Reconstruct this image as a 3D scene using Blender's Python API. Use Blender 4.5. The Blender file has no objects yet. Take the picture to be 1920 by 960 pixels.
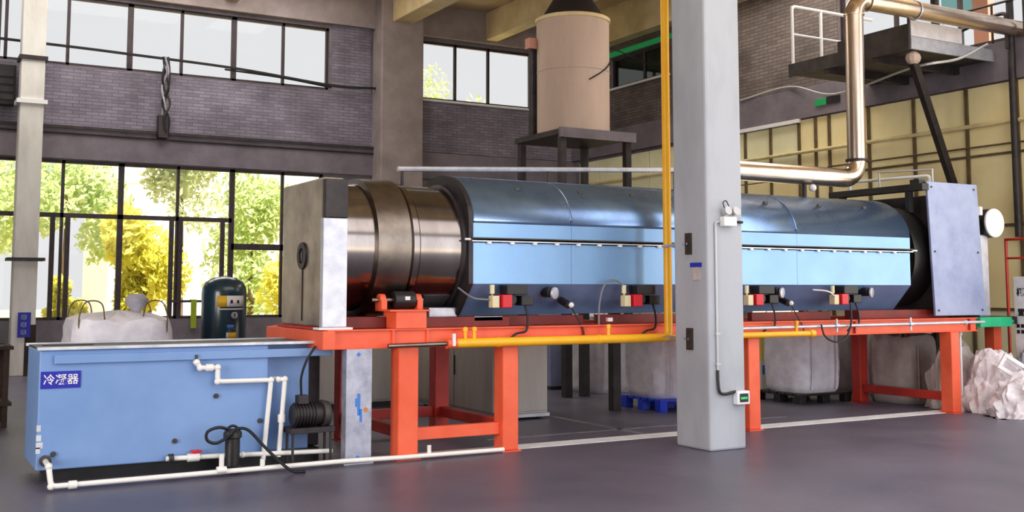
import bpy, bmesh, math, random
from mathutils import Vector, Matrix, noise
random.seed(7)
scene = bpy.context.scene
COL = scene.collection
R = math.radians

# ------------------------------------------------------------------ camera
FPX = 2026.0
cam_d = bpy.data.cameras.new('camera'); cam = bpy.data.objects.new('camera', cam_d); COL.objects.link(cam)
cam_d.sensor_fit = 'HORIZONTAL'; cam_d.sensor_width = 36.0; cam_d.lens = FPX / 1920 * 36.0
cam_d.shift_y = -114.0 / 1920
cam_d.clip_start = 0.05; cam_d.clip_end = 400
cam.location = (0, 0, 1.6); cam.rotation_euler = (R(95), 0, R(60.2 - 90))
scene.camera = cam

# ------------------------------------------------------------------ world, sun, daylight, exposure
world = bpy.data.worlds.new('sky'); scene.world = world; world.use_nodes = True
wbg = world.node_tree.nodes['Background']
wbg.inputs[0].default_value = (0.97, 0.98, 1.0, 1); wbg.inputs[1].default_value = 0.82

def sun_lamp():
    d = bpy.data.lights.new('sun', 'SUN'); d.energy = 11.0; d.angle = R(1.5); d.color = (1, 0.95, 0.85)
    o = bpy.data.objects.new('sun', d); COL.objects.link(o)
    o.rotation_euler = (R(30), 0, R(12)); o.location = (0, -10, 20)
sun_lamp()

def area_lamp(name, loc, rot, sx, sy, power, color=(1, 1, 1)):  # area lamp, for the open doors and the added fills
    d = bpy.data.lights.new(name, 'AREA'); d.shape = 'RECTANGLE'; d.size = sx; d.size_y = sy; d.energy = power; d.color = color
    o = bpy.data.objects.new(name, d); COL.objects.link(o); o.location = loc; o.rotation_euler = rot
    return o
# daylight by the front door behind the camera; left lamp added as fill
area_lamp('door_daylight', (8.6, -3.9, 3.6), (R(90), 0, 0), 10.2, 7.0, 560, (0.97, 0.98, 1.0))
area_lamp('side_fill', (-5.9, 4.0, 2.4), (R(90), 0, R(-90)), 6.0, 4.4, 820, (1.0, 0.94, 0.86))
# daylight from an unseen roof opening added to brighten the back wall
area_lamp('back_wall_fill', (3.6, 20.4, 8.30), (0, 0, 0), 9.0, 3.6, 480, (1.0, 0.96, 0.9))
area_lamp('aisle_roof_daylight', (6.5, .6, 8.30), (0, 0, 0), 13.0, 8.0, 520, (0.98, 0.98, 1.0))
area_lamp('right_wall_fill', (13.6, 13.0, 8.30), (0, 0, 0), 1.6, 6.5, 230, (1.0, 0.95, 0.86))  # unseen roof lamp added to brighten the right wall
# daylight by the open loading door in the right wall beside the camera
area_lamp('loading_door_daylight', (14.95, 3.3, 3.65), (R(90), 0, R(90)), 9.2, 7.1, 430, (1.0, 0.98, 0.96))

scene.view_settings.view_transform = 'Standard'
scene.view_settings.look = 'None'
scene.view_settings.gamma = 1.0
scene.view_settings.use_curve_mapping = False
scene.view_settings.exposure = 0.0
try:
    scene.cycles.max_bounces = 8; scene.cycles.transparent_max_bounces = 12
    scene.cycles.caustics_reflective = False; scene.cycles.caustics_refractive = False
    scene.cycles.sample_clamp_indirect = 6.0
except Exception:
    pass

# ------------------------------------------------------------------ materials
def lin(c):
    return tuple(((v / 255) / 12.92 if v / 255 <= 0.04045 else ((v / 255 + 0.055) / 1.055) ** 2.4) for v in c)
MATS = {}
def mat(name, rgb, rough=0.6, metal=0.0, rgb2=None, scale=3.0, detail=6.0, bump=0.0, bscale=40.0, lo=0.35, hi=0.65, coat=0.0, stretch=None, rvar=0.0):
    m = bpy.data.materials.new(name); m.use_nodes = True; MATS[name] = m
    nt = m.node_tree; b = nt.nodes['Principled BSDF']
    b.inputs['Base Color'].default_value = (*lin(rgb), 1); b.inputs['Roughness'].default_value = rough; b.inputs['Metallic'].default_value = metal
    if coat: b.inputs['Coat Weight'].default_value = coat; b.inputs['Coat Roughness'].default_value = 0.15
    tc = nt.nodes.new('ShaderNodeTexCoord')
    src = tc.outputs['Object']
    if stretch:
        mp = nt.nodes.new('ShaderNodeMapping'); mp.inputs['Scale'].default_value = stretch
        nt.links.new(src, mp.inputs['Vector']); src = mp.outputs[0]
    if rgb2:
        n = nt.nodes.new('ShaderNodeTexNoise'); n.inputs['Scale'].default_value = scale; n.inputs['Detail'].default_value = detail
        n.inputs['Roughness'].default_value = 0.62
        nt.links.new(src, n.inputs['Vector'])
        r = nt.nodes.new('ShaderNodeValToRGB'); r.color_ramp.elements[0].position = lo; r.color_ramp.elements[1].position = hi
        r.color_ramp.elements[0].color = (*lin(rgb), 1); r.color_ramp.elements[1].color = (*lin(rgb2), 1)
        nt.links.new(n.outputs['Fac'], r.inputs[0]); nt.links.new(r.outputs[0], b.inputs['Base Color'])
        if rvar:
            mr = nt.nodes.new('ShaderNodeMapRange'); mr.inputs['To Min'].default_value = max(0.03, rough - rvar); mr.inputs['To Max'].default_value = rough + rvar
            nt.links.new(n.outputs['Fac'], mr.inputs['Value']); nt.links.new(mr.outputs[0], b.inputs['Roughness'])
    if bump:
        n2 = nt.nodes.new('ShaderNodeTexNoise'); n2.inputs['Scale'].default_value = bscale; n2.inputs['Detail'].default_value = 5
        nt.links.new(src, n2.inputs['Vector'])
        bp = nt.nodes.new('ShaderNodeBump'); bp.inputs['Strength'].default_value = bump; bp.inputs['Distance'].default_value = 0.02
        nt.links.new(n2.outputs['Fac'], bp.inputs['Height']); nt.links.new(bp.outputs[0], b.inputs['Normal'])
    return m

def brick_mat(name, c1, c2, cm, axis='x'):
    m = bpy.data.materials.new(name); m.use_nodes = True; MATS[name] = m
    nt = m.node_tree; b = nt.nodes['Principled BSDF']; b.inputs['Roughness'].default_value = 0.9
    tc = nt.nodes.new('ShaderNodeTexCoord'); sp = nt.nodes.new('ShaderNodeSeparateXYZ'); cb = nt.nodes.new('ShaderNodeCombineXYZ')
    nt.links.new(tc.outputs['Object'], sp.inputs[0])
    nt.links.new(sp.outputs[0 if axis == 'x' else 1], cb.inputs[0]); nt.links.new(sp.outputs[2], cb.inputs[1])
    br = nt.nodes.new('ShaderNodeTexBrick'); br.inputs['Scale'].default_value = 1.0
    br.inputs['Brick Width'].default_value = 0.25; br.inputs['Row Height'].default_value = 0.07; br.inputs['Mortar Size'].default_value = 0.008
    br.inputs['Color1'].default_value = (*lin(c1), 1); br.inputs['Color2'].default_value = (*lin(c2), 1); br.inputs['Mortar'].default_value = (*lin(cm), 1)
    nt.links.new(cb.outputs[0], br.inputs['Vector'])
    n = nt.nodes.new('ShaderNodeTexNoise'); n.inputs['Scale'].default_value = 1.3; n.inputs['Detail'].default_value = 8
    nt.links.new(tc.outputs['Object'], n.inputs['Vector'])
    mr = nt.nodes.new('ShaderNodeMapRange'); mr.inputs['From Min'].default_value = 0.3; mr.inputs['From Max'].default_value = 0.7; mr.inputs['To Min'].default_value = 0.7; mr.inputs['To Max'].default_value = 1.25
    nt.links.new(n.outputs['Fac'], mr.inputs['Value'])
    mx = nt.nodes.new('ShaderNodeMix'); mx.data_type = 'RGBA'; mx.blend_type = 'MULTIPLY'; mx.inputs['Factor'].default_value = 1.0
    nt.links.new(br.outputs['Color'], mx.inputs[6]); nt.links.new(mr.outputs[0], mx.inputs[7]); nt.links.new(mx.outputs[2], b.inputs['Base Color'])
    bp = nt.nodes.new('ShaderNodeBump'); bp.inputs['Strength'].default_value = 0.5; bp.inputs['Distance'].default_value = 0.01; bp.invert = True
    nt.links.new(br.outputs['Fac'], bp.inputs['Height']); nt.links.new(bp.outputs[0], b.inputs['Normal'])
    return m

def glass_mat(name, tint=(1, 1, 1), refl=0.06, rough=0.03):
    m = bpy.data.materials.new(name); m.use_nodes = True; MATS[name] = m
    nt = m.node_tree; nt.nodes.clear()
    o = nt.nodes.new('ShaderNodeOutputMaterial'); t = nt.nodes.new('ShaderNodeBsdfTransparent'); g = nt.nodes.new('ShaderNodeBsdfGlossy'); x = nt.nodes.new('ShaderNodeMixShader')
    t.inputs[0].default_value = (*tint, 1); g.inputs['Roughness'].default_value = rough; x.inputs[0].default_value = refl
    nt.links.new(t.outputs[0], x.inputs[1]); nt.links.new(g.outputs[0], x.inputs[2]); nt.links.new(x.outputs[0], o.inputs[0])
    return m

def emit_mat(name, rgb, s):
    m = mat(name, rgb, 0.4); b = m.node_tree.nodes['Principled BSDF']
    b.inputs['Emission Color'].default_value = (*lin(rgb), 1); b.inputs['Emission Strength'].default_value = s
    return m

mat('floor', (82, 80, 98), 0.42, 0, (106, 100, 116), scale=0.9, detail=9, bump=0.15, bscale=14, lo=0.3, hi=0.72, rvar=0.1)
mat('floor_paint', (252, 252, 252), 0.6, 0, (222, 222, 226), scale=4, lo=0.45, hi=0.85)
mat('faint_paint', (150, 148, 156), 0.6, 0, (110, 106, 114), scale=6)
mat('concrete', (160, 148, 148), 0.85, 0, (136, 124, 124), scale=1.6, bump=0.2, bscale=20)
mat('concrete_light', (182, 186, 196), 0.8, 0, (152, 154, 164), scale=1.4, bump=0.15, bscale=12, lo=0.4, hi=0.8, stretch=(1, 1, .35))
mat('concrete_dark', (130, 122, 132), 0.85, 0, (104, 96, 106), scale=1.2, bump=0.2, bscale=15)
mat('ceiling_paint', (214, 196, 164), 0.9, 0, (178, 156, 128), scale=0.6)
mat('beam_paint', (238, 222, 184), 0.85, 0, (214, 190, 146), scale=1.2)
mat('plaster', (128, 122, 130), 0.9, 0, (100, 94, 102), scale=1.5)
brick_mat('brick_back', (138, 132, 148), (118, 112, 126), (104, 98, 110), 'x')
brick_mat('brick_right', (120, 108, 104), (100, 90, 88), (82, 76, 76), 'y')
mat('cream_panel', (252, 240, 190), 0.75, 0, (236, 214, 156), scale=0.8, lo=0.35, hi=0.75)
mat('cream_panel_green', (244, 242, 206), 0.75, 0, (222, 216, 172), scale=0.9, lo=0.35, hi=0.75)
mat('batten', (110, 92, 62), 0.7, 0, (84, 68, 46), scale=5)
mat('cream_pipe', (235, 222, 175), 0.5, 0, (210, 190, 140), scale=4)
mat('window_frame', (48, 38, 44), 0.5, 0.2, (66, 54, 58), scale=6)
glass_mat('glass', (1, 1, 1), 0.008)
glass_mat('glass_dark', (0.06, 0.075, 0.05), 0.10)
glass_mat('glass_pale', (0.93, 1.0, 0.93), 0.12, 0.2)
mat('column_white', (226, 224, 220), 0.6, 0, (196, 192, 186), scale=2, stretch=(1, 1, .3))
mat('rust_dirt', (70, 54, 46), 0.9, 0, (40, 32, 30), scale=3)
mat('black', (22, 20, 22), 0.45, 0, (34, 31, 33), scale=8)
mat('black_rubber', (16, 17, 26), 0.5)
mat('dark_steel', (48, 44, 48), 0.5, 0.5, (66, 60, 62), scale=5)
mat('steel_plat', (84, 78, 78), 0.55, 0.4, (60, 56, 56), scale=4)
mat('stainless', (150, 142, 140), 0.16, 1.0, (128, 120, 118), scale=2.5, stretch=(1, .3, .3), bump=0.04, bscale=3, rvar=0.05)
mat('stainless_dull', (140, 130, 122), 0.34, 1.0, (108, 98, 92), scale=3, bump=0.08, bscale=6)
mat('hood_steel', (196, 182, 164), 0.38, 0.8, (140, 126, 112), scale=2.6, bump=0.12, bscale=5, lo=0.3, hi=0.7)
mat('galvanised', (214, 216, 226), 0.42, 0.55, (182, 184, 198), scale=6, lo=0.35, hi=0.7)
mat('galv_grey', (190, 192, 208), 0.5, 0.5, (150, 152, 172), scale=9, lo=0.35, hi=0.7)
mat('galv_blue', (156, 166, 200), 0.42, 0.2, (134, 145, 184), scale=3.5, lo=0.35, hi=0.7)
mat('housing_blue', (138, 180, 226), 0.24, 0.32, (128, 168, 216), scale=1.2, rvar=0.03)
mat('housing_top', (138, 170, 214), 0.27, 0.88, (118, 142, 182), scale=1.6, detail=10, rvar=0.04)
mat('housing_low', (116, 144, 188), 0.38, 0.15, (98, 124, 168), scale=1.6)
mat('tank_blue', (128, 162, 216), 0.45, 0, (114, 150, 206), scale=1.1, bump=0.03, bscale=4)
mat('tank_rim', (226, 230, 240), 0.4, 0.2, (188, 194, 208), scale=5)
mat('orange', (248, 108, 72), 0.45, 0, (238, 92, 56), scale=2.5)
mat('red_dull', (196, 52, 38), 0.5, 0, (168, 40, 32), scale=3)
mat('maroon', (130, 34, 28), 0.55, 0, (104, 26, 24), scale=3)
mat('red', (214, 22, 44), 0.4)
mat('yellow', (255, 192, 36), 0.35, 0, (252, 178, 22), scale=5)
mat('pvc', (244, 242, 238), 0.35)
mat('white', (236, 236, 240), 0.5)
mat('sign_blue', (30, 36, 168), 0.4)
mat('green', (28, 190, 132), 0.45, 0, (20, 172, 118), scale=6)
mat('tank_green', (22, 58, 74), 0.28, 0.0, (16, 48, 66), scale=3, coat=0.5)
mat('bag', (238, 236, 244), 0.7, 0, (214, 210, 222), scale=5, bump=0.25, bscale=18)
mat('bag_grey', (180, 176, 188), 0.7, 0, (148, 144, 158), scale=4, bump=0.3, bscale=14)
mat('bag_dirty', (206, 196, 192), 0.75, 0, (150, 132, 124), scale=2.2, bump=0.3, bscale=14, lo=0.4, hi=0.75)
mat('sheet_white', (240, 234, 240), 0.55, 0, (190, 178, 184), scale=4, bump=0.9, bscale=9)
mat('pallet_blue', (22, 60, 214), 0.45)
mat('cabinet', (196, 190, 184), 0.42, 0.3, (172, 165, 160), scale=2.5, stretch=(1, 1, .2))
mat('silo', (206, 182, 170), 0.75, 0, (184, 162, 152), scale=1.4, stretch=(1, 1, .3), bump=0.05, bscale=4)
mat('silo_cone', (38, 28, 32), 0.8)
mat('duct', (216, 198, 182), 0.24, 0.95, (196, 176, 160), scale=3, stretch=(1, 1, .4), rvar=0.05)
mat('label_yellow', (240, 190, 40), 0.5); mat('label_white', (238, 236, 238), 0.5)
mat('blue_paint', (70, 130, 216), 0.6); mat('orange_paint', (206, 130, 70), 0.6)
mat('conduit', (196, 196, 200), 0.45, 0.3)
mat('brass', (212, 186, 120), 0.35, 0.7)
mat('sensor_cream', (226, 216, 176), 0.5)
mat('strap_green', (150, 170, 40), 0.7)
mat('hose_grey', (120, 122, 130), 0.5)
mat('leaf_yellow', (246, 238, 130), 0.8, 0, (222, 220, 96), scale=0.9, lo=0.3, hi=0.7)
mat('leaf_green', (226, 232, 176), 0.8, 0, (176, 200, 120), scale=0.9, lo=0.3, hi=0.7)
mat('leaf_pale', (226, 228, 186), 0.8, 0, (176, 190, 140), scale=0.9, lo=0.3, hi=0.7)
mat('bark', (110, 90, 70), 0.9)
mat('earth', (216, 200, 160), 0.95, 0, (190, 176, 120), scale=0.5)
mat('facade', (240, 240, 240), 0.8); mat('facade_window', (176, 180, 188), 0.3)
mat('sunlit_yellow', (246, 232, 140), 0.8, 0, (236, 214, 110), scale=1.5)
mat('tarp_blue', (150, 226, 250), 0.5); mat('rust_red', (206, 150, 132), 0.7)
emit_mat('led_green', (40, 210, 110), 1.2)
emit_mat('exit_green', (20, 130, 70), 0.4)
M = MATS
for nm in ('leaf_yellow', 'leaf_green', 'leaf_pale'):
    nt = M[nm].node_tree; b = nt.nodes['Principled BSDF']; ramp = [n for n in nt.nodes if n.type == 'VALTORGB'][0]; out = [n for n in nt.nodes if n.type == 'OUTPUT_MATERIAL'][0]
    tr = nt.nodes.new('ShaderNodeBsdfTranslucent'); mx = nt.nodes.new('ShaderNodeMixShader'); mx.inputs[0].default_value = 0.5
    nt.links.new(ramp.outputs[0], tr.inputs[0]); nt.links.new(b.outputs[0], mx.inputs[1]); nt.links.new(tr.outputs[0], mx.inputs[2]); nt.links.new(mx.outputs[0], out.inputs[0])

# ------------------------------------------------------------------ object helpers
def tag(o, label=None, cat=None, group=None, kind=None):
    if label: o['label'] = label
    if cat: o['category'] = cat
    if group: o['group'] = group
    if kind: o['kind'] = kind
    return o
def thing(name, loc, label, cat, group=None):
    o = bpy.data.objects.new(name, None); o.empty_display_size = 0.1; o.location = loc; COL.objects.link(o)
    return tag(o, label, cat, group)

class MB:
    def __init__(s): s.bm = bmesh.new()
    def box(s, x0, x1, y0, y1, z0, z1, mtx=None):
        g = bmesh.ops.create_cube(s.bm, size=1.0)
        m = Matrix.Translation(((x0 + x1) / 2, (y0 + y1) / 2, (z0 + z1) / 2)) @ Matrix.Diagonal((abs(x1 - x0), abs(y1 - y0), abs(z1 - z0), 1))
        if mtx is not None: m = mtx @ m
        bmesh.ops.transform(s.bm, matrix=m, verts=g['verts']); return s
    def cyl(s, p0, p1, r0, r1=None, n=20, caps=True):
        p0 = Vector(p0); p1 = Vector(p1); r1 = r0 if r1 is None else r1
        d = p1 - p0; q = Vector((0, 0, 1)).rotation_difference(d.normalized()).to_matrix().to_4x4()
        g = bmesh.ops.create_cone(s.bm, cap_ends=caps, segments=n, radius1=r0, radius2=r1, depth=d.length)
        bmesh.ops.transform(s.bm, matrix=Matrix.Translation((p0 + p1) / 2) @ q, verts=g['verts']); return s
    def sphere(s, c, r, sc=(1, 1, 1), n=16):
        g = bmesh.ops.create_uvsphere(s.bm, u_segments=n, v_segments=max(6, n // 2), radius=r)
        bmesh.ops.transform(s.bm, matrix=Matrix.Translation(c) @ Matrix.Diagonal((*sc, 1)), verts=g['verts']); return s
    def tube(s, pts, r, n=10, cap=True):
        pts = [Vector(p) for p in pts]; rings = []
        t0 = (pts[1] - pts[0]).normalized(); a = t0.orthogonal().normalized()
        for i, p in enumerate(pts):
            if i == 0: t = (pts[1] - pts[0]).normalized()
            elif i == len(pts) - 1: t = (pts[-1] - pts[-2]).normalized()
            else: t = ((pts[i + 1] - p).normalized() + (p - pts[i - 1]).normalized()).normalized()
            a = (a - t * a.dot(t)).normalized(); b = t.cross(a)
            k = 1.0
            if 0 < i < len(pts) - 1:
                c = max(0.5, t.dot((pts[i + 1] - p).normalized())); k = 1.0 / c if c < 0.999 else 1.0; k = min(k, 1.25)
            rings.append([s.bm.verts.new(p + (a * math.cos(2 * math.pi * j / n) + b * math.sin(2 * math.pi * j / n)) * r * k) for j in range(n)])
        for i in range(len(rings) - 1):
            for j in range(n):
                s.bm.faces.new((rings[i][j], rings[i][(j + 1) % n], rings[i + 1][(j + 1) % n], rings[i + 1][j]))
        if cap:
            s.bm.faces.new(rings[0][::-1]); s.bm.faces.new(rings[-1])
        return s
    def prism(s, prof, x0, x1, closed=True):      # prof: list of (y, z), extruded along x
        a = [s.bm.verts.new((x0, y, z)) for y, z in prof]; b = [s.bm.verts.new((x1, y, z)) for y, z in prof]
        n = len(prof)
        for i in range(n if closed else n - 1):
            s.bm.faces.new((a[i], a[(i + 1) % n], b[(i + 1) % n], b[i]))
        if closed: s.bm.faces.new(a[::-1]); s.bm.faces.new(b)
        return s
    def lathe_x(s, prof, cy, cz, n=64):            # prof: list of (x, r) revolved about the x axis
        rings = []
        for x, r in prof: rings.append([s.bm.verts.new((x, cy + r * math.cos(2 * math.pi * j / n), cz + r * math.sin(2 * math.pi * j / n))) for j in range(n)])
        for i in range(len(rings) - 1):
            for j in range(n): s.bm.faces.new((rings[i][j], rings[i][(j + 1) % n], rings[i + 1][(j + 1) % n], rings[i + 1][j]))
        return s
    def lathe_z(s, prof, cx, cy, n=40):
        rings = []
        for r, z in prof: rings.append([s.bm.verts.new((cx + r * math.cos(2 * math.pi * j / n), cy + r * math.sin(2 * math.pi * j / n), z)) for j in range(n)])
        for i in range(len(rings) - 1):
            for j in range(n): s.bm.faces.new((rings[i][j], rings[i][(j + 1) % n], rings[i + 1][(j + 1) % n], rings[i + 1][j]))
        return s
    def build(s, name, m, parent=None, bevel=0.0, smooth=False, solid=0.0):
        bmesh.ops.recalc_face_normals(s.bm, faces=s.bm.faces[:])
        if bevel:
            ed = [e for e in s.bm.edges if len(e.link_faces) == 2 and e.calc_face_angle(0) > 0.6]
            bmesh.ops.bevel(s.bm, geom=ed, offset=bevel, segments=2, profile=0.5, affect='EDGES', clamp_overlap=True)
        if smooth:
            for f in s.bm.faces: f.smooth = True
            for e in s.bm.edges:
                if len(e.link_faces) == 2 and e.calc_face_angle(0) > 0.7: e.smooth = False
        me = bpy.data.meshes.new(name); s.bm.to_mesh(me); s.bm.free()
        return link(name, me, m, parent, solid)
def link(name, me, m, parent=None, solid=0.0):
    o = bpy.data.objects.new(name, me); COL.objects.link(o)
    me.materials.append(M[m] if isinstance(m, str) else m)
    if parent is not None:
        o.parent = parent
        if parent.type == 'EMPTY': o.location = -Vector(parent.location)
    if solid:
        md = o.modifiers.new('thickness', 'SOLIDIFY'); md.thickness = solid; md.offset = 0
    return o
def box(name, m, parent, x0, x1, y0, y1, z0, z1, bevel=0.0):
    return MB().box(x0, x1, y0, y1, z0, z1).build(name, m, parent, bevel)
def arc(c, r, a0, a1, u, v, n=8):
    c = Vector(c); u = Vector(u); v = Vector(v)
    return [c + (u * math.cos(a0 + (a1 - a0) * i / n) + v * math.sin(a0 + (a1 - a0) * i / n)) * r for i in range(n + 1)]
def round_path(pts, rad, n=5):
    pts = [Vector(p) for p in pts]; out = [pts[0]]
    for i in range(1, len(pts) - 1):
        a, p, b = pts[i - 1], pts[i], pts[i + 1]
        r = min(rad, (a - p).length * .45, (b - p).length * .45)
        p0 = p + (a - p).normalized() * r; p1 = p + (b - p).normalized() * r
        for k in range(n + 1):
            t = k / n; out.append(p0 * (1 - t) ** 2 + p * 2 * t * (1 - t) + p1 * t * t)
    out.append(pts[-1]); return out
def spline(pts, n=8):
    P = [Vector(p) for p in pts]; P = [P[0] * 2 - P[1]] + P + [P[-1] * 2 - P[-2]]; out = []
    for i in range(1, len(P) - 2):
        for k in range(n):
            t = k / n; a, b, c, d = P[i - 1], P[i], P[i + 1], P[i + 2]
            out.append(0.5 * ((2 * b) + (c - a) * t + (2 * a - 5 * b + 4 * c - d) * t * t + (3 * b - a - 3 * c + d) * t ** 3))
    out.append(P[-2]); return out
def text(name, s, m, parent, loc, size, rot, bold=0.0, depth=0.001, align='CENTER'):
    cu = bpy.data.curves.new(name, 'FONT'); cu.body = s; cu.size = size; cu.align_x = align; cu.align_y = 'CENTER'; cu.extrude = depth; cu.offset = bold; cu.resolution_u = 3
    t = bpy.data.objects.new(name + '_c', cu); COL.objects.link(t)
    dg = bpy.context.evaluated_depsgraph_get(); me = bpy.data.meshes.new_from_object(t.evaluated_get(dg))
    bpy.data.objects.remove(t); bpy.data.curves.remove(cu)
    me.transform(Matrix.Translation(loc) @ rot.to_4x4()); me.materials.clear()
    return link(name, me, m, parent)
FACE_NY = Matrix(((1, 0, 0), (0, 0, -1), (0, 1, 0)))            # text facing -Y, reading along +X
FACE_NX = Matrix(((0, 0, -1), (-1, 0, 0), (0, 1, 0)))           # text facing -X, reading along -Y
def walls_cells(u0, u1, z0, z1, holes):
    us = sorted({u0, u1, *[h[0] for h in holes], *[h[1] for h in holes]}); zs = sorted({z0, z1, *[h[2] for h in holes], *[h[3] for h in holes]})
    for i in range(len(us) - 1):
        for j in range(len(zs) - 1):
            cu, cz = (us[i] + us[i + 1]) / 2, (zs[j] + zs[j + 1]) / 2
            if u0 < cu < u1 and z0 < cz < z1 and not any(h[0] < cu < h[1] and h[2] < cz < h[3] for h in holes): yield us[i], us[i + 1], zs[j], zs[j + 1]
def struct(o, label=None): return tag(o, label, kind='structure')

# ================================================================== STRUCTURE
XR, YB, ZC = 15.0, 23.0, 8.35
struct(box('floor', 'floor', None, -6.3, 15.3, -4.3, 23.3, -0.2, 0.0), 'dark grey worn factory floor')
mk = struct(box('floor_marking', 'floor_paint', None, 3.9, 13.4, 9.57, 9.84, 0.0, 0.004), 'long white line painted on the floor along the furnace')
box('cross_line', 'faint_paint', mk, 7.3, 7.38, 9.84, 14.0, 0.0, 0.003)
box('rear_line', 'faint_paint', mk, 5.6, 9.9, 10.3, 10.36, 0.0, 0.003)

# back wall with two rows of window openings
LOW = [(1.6, 8.3)]; ZL0, ZL1 = 1.0, 4.18
UPW = [(1.6, 8.4), (10.62, 13.8)]; ZU0, ZU1 = 6.1, 7.52
wb = MB()
holesB = [(1.6, 8.3, ZL0, ZL1), (1.6, 8.4, ZU0, ZU1), (10.62, 13.8, ZU0, ZU1), (-5.0, 0.9, ZL0, ZL1), (-5.0, 0.9, ZU0, ZU1)]
for c in walls_cells(-6.3, 15.3, 0, ZC, holesB): wb.box(c[0], c[1], YB, YB + .3, c[2], c[3])
wall_back = struct(wb.build('wall_back', 'plaster'), 'grey back wall with two rows of windows')
wbr = MB()
for c in walls_cells(-6.0, 15.0, 4.85, 6.06, []): wbr.box(c[0], c[1], YB - .03, YB, c[2], c[3])
for c in walls_cells(8.46, 9.4, 6.06, 7.6, []): wbr.box(c[0], c[1], YB - .03, YB, c[2], c[3])
wbr.build('brick_infill', 'brick_back', wall_back)
box('ring_beam', 'concrete_dark', wall_back, -6.0, 15.0, YB - .08, YB, 4.2, 4.82)
box('roof_beam', 'concrete', wall_back, -6.0, 15.0, YB - .16, YB, 7.6, ZC)
box('ledge', 'dark_steel', wall_back, -6.0, 9.5, YB - .13, YB - .05, 4.80, 4.86)
box('sill', 'white', wall_back, 10.62, 13.8, YB - .1, YB + .2, ZU0 - .05, ZU0)
MB().tube([(-6, YB - .1, 4.72), (9.45, YB - .1, 4.70)], .02, 6).build('conduit', 'dark_steel', wall_back)

def vbars(par, xs, z0, z1, y, m='window_frame', dep=.07):
    for x, w in xs: box('mullion', m, par, x - w / 2, x + w / 2, y - dep / 2, y + dep / 2, z0, z1)
def hbar(par, x0, x1, z, h, y, nm='transom', m='window_frame', dep=.07): return box(nm, m, par, x0, x1, y - dep / 2, y + dep / 2, z - h / 2, z + h / 2)
def panes(par, xs, z0, z1, y, m='glass'):
    for a, b in zip(xs[:-1], xs[1:]): box('pane', m, par, a, b, y - .004, y + .004, z0, z1)

def back_window(n, xs, z0, z1, thick, label, extra=None):
    w = bpy.data.objects.new('window_%d' % n, None); COL.objects.link(w); w.location = (xs[0], YB + .1, z0); struct(w, label)
    y = YB + .1
    vbars(w, [(x, .11 if i in thick else .06) for i, x in enumerate(xs)], z0, z1, y)
    hbar(w, xs[0], xs[-1], z0 + .03, .06, y, 'bottom_rail'); hbar(w, xs[0], xs[-1], z1 - .03, .06, y, 'top_rail')
    if extra: extra(w, y)
    else: panes(w, xs, z0, z1, y)
    return w
back_window(1, [1.6, 1.75, 2.89, 4.09, 5.14, 6.25, 7.35, 8.4], ZU0, ZU1, (0, 3, 5, 7), 'upper window row of the back wall left of the brick pier')
back_window(2, [10.62, 11.63, 12.54, 13.8], ZU0, ZU1, (0, 3), 'upper window of the back wall between the pier and the silo')
def low_extra(w, y):
    hbar(w, 1.6, 6.28, 3.08, .09, y); hbar(w, 6.28, 8.3, 2.52, .13, y)
    for a, b in [(1.6, 2.4), (2.4, 2.89), (2.89, 4.0), (4.0, 5.14), (5.14, 6.28)]:
        panes(w, [a, b], 3.08, ZL1, y); panes(w, [a, b], ZL0, 3.08, y)
    for a, b in [(6.28, 7.39), (7.39, 8.3)]:
        panes(w, [a, b], 2.52, ZL1, y); panes(w, [a, b], ZL0, 2.52, y)
    for x in (2.72, 3.0, 5.02, 5.2, 6.08): box('sash_stile', 'window_frame', w, x - .045, x + .045, y - .09, y - .03, ZL0, 3.05)
    hbar(w, 5.02, 6.2, 1.36, .05, y - .08, 'guard_rail')
back_window(3, [1.6, 2.4, 2.89, 4.0, 5.14, 6.28, 7.39, 8.3], ZL0, ZL1, (0, 3, 5, 7), 'tall lower window row of the back wall behind the blue tank', low_extra)
back_window(4, [-5.0, -3.5, -2.0, -.5, .9], ZL0, ZL1, (0, 2, 4), 'lower window of the back wall beyond the left picture edge')
back_window(5, [-5.0, -3.5, -2.0, -.5, .9], ZU0, ZU1, (0, 2, 4), 'upper window of the back wall beyond the left picture edge')

# pier and slim white column on the back wall
p = MB().box(9.45, 10.5, 22.45, 23, 0, ZC).build('pier', 'concrete', None, .03); struct(p, 'brown grey concrete pier between the upper windows')
c = bpy.data.objects.new('column_slim', None); COL.objects.link(c); c.location = (2.17, 22.3, 0); struct(c, 'slim white column in front of the left windows')
box('shaft', 'column_white', c, 1.96, 2.38, 22.1, 22.5, 0, ZC, .02)
box('collar', 'white', c, 1.90, 2.44, 22.05, 22.55, 5.12, 5.2)
box('clamp', 'dark_steel', c, 1.85, 2.5, 22.04, 22.56, 2.14, 2.2)
box('clamp', 'dark_steel', c, 1.92, 2.42, 22.06, 22.54, 5.96, 6.04)
box('base_stain', 'rust_dirt', c, 2.2, 2.39, 22.09, 22.45, 0, .95)

# near concrete column
nc = bpy.data.objects.new('column', None); COL.objects.link(nc); nc.location = (7.31, 8.72, 0); struct(nc, 'big pale square concrete column in front of the furnace')
MB().box(7.11, 7.58, 8.46, 9.0, 0, ZC).build('shaft', 'concrete_light', nc, .025)
MB().box(7.07, 7.63, 8.39, 9.05, 4.78, 4.98).build('collar', 'concrete_light', nc, .05)

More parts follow.
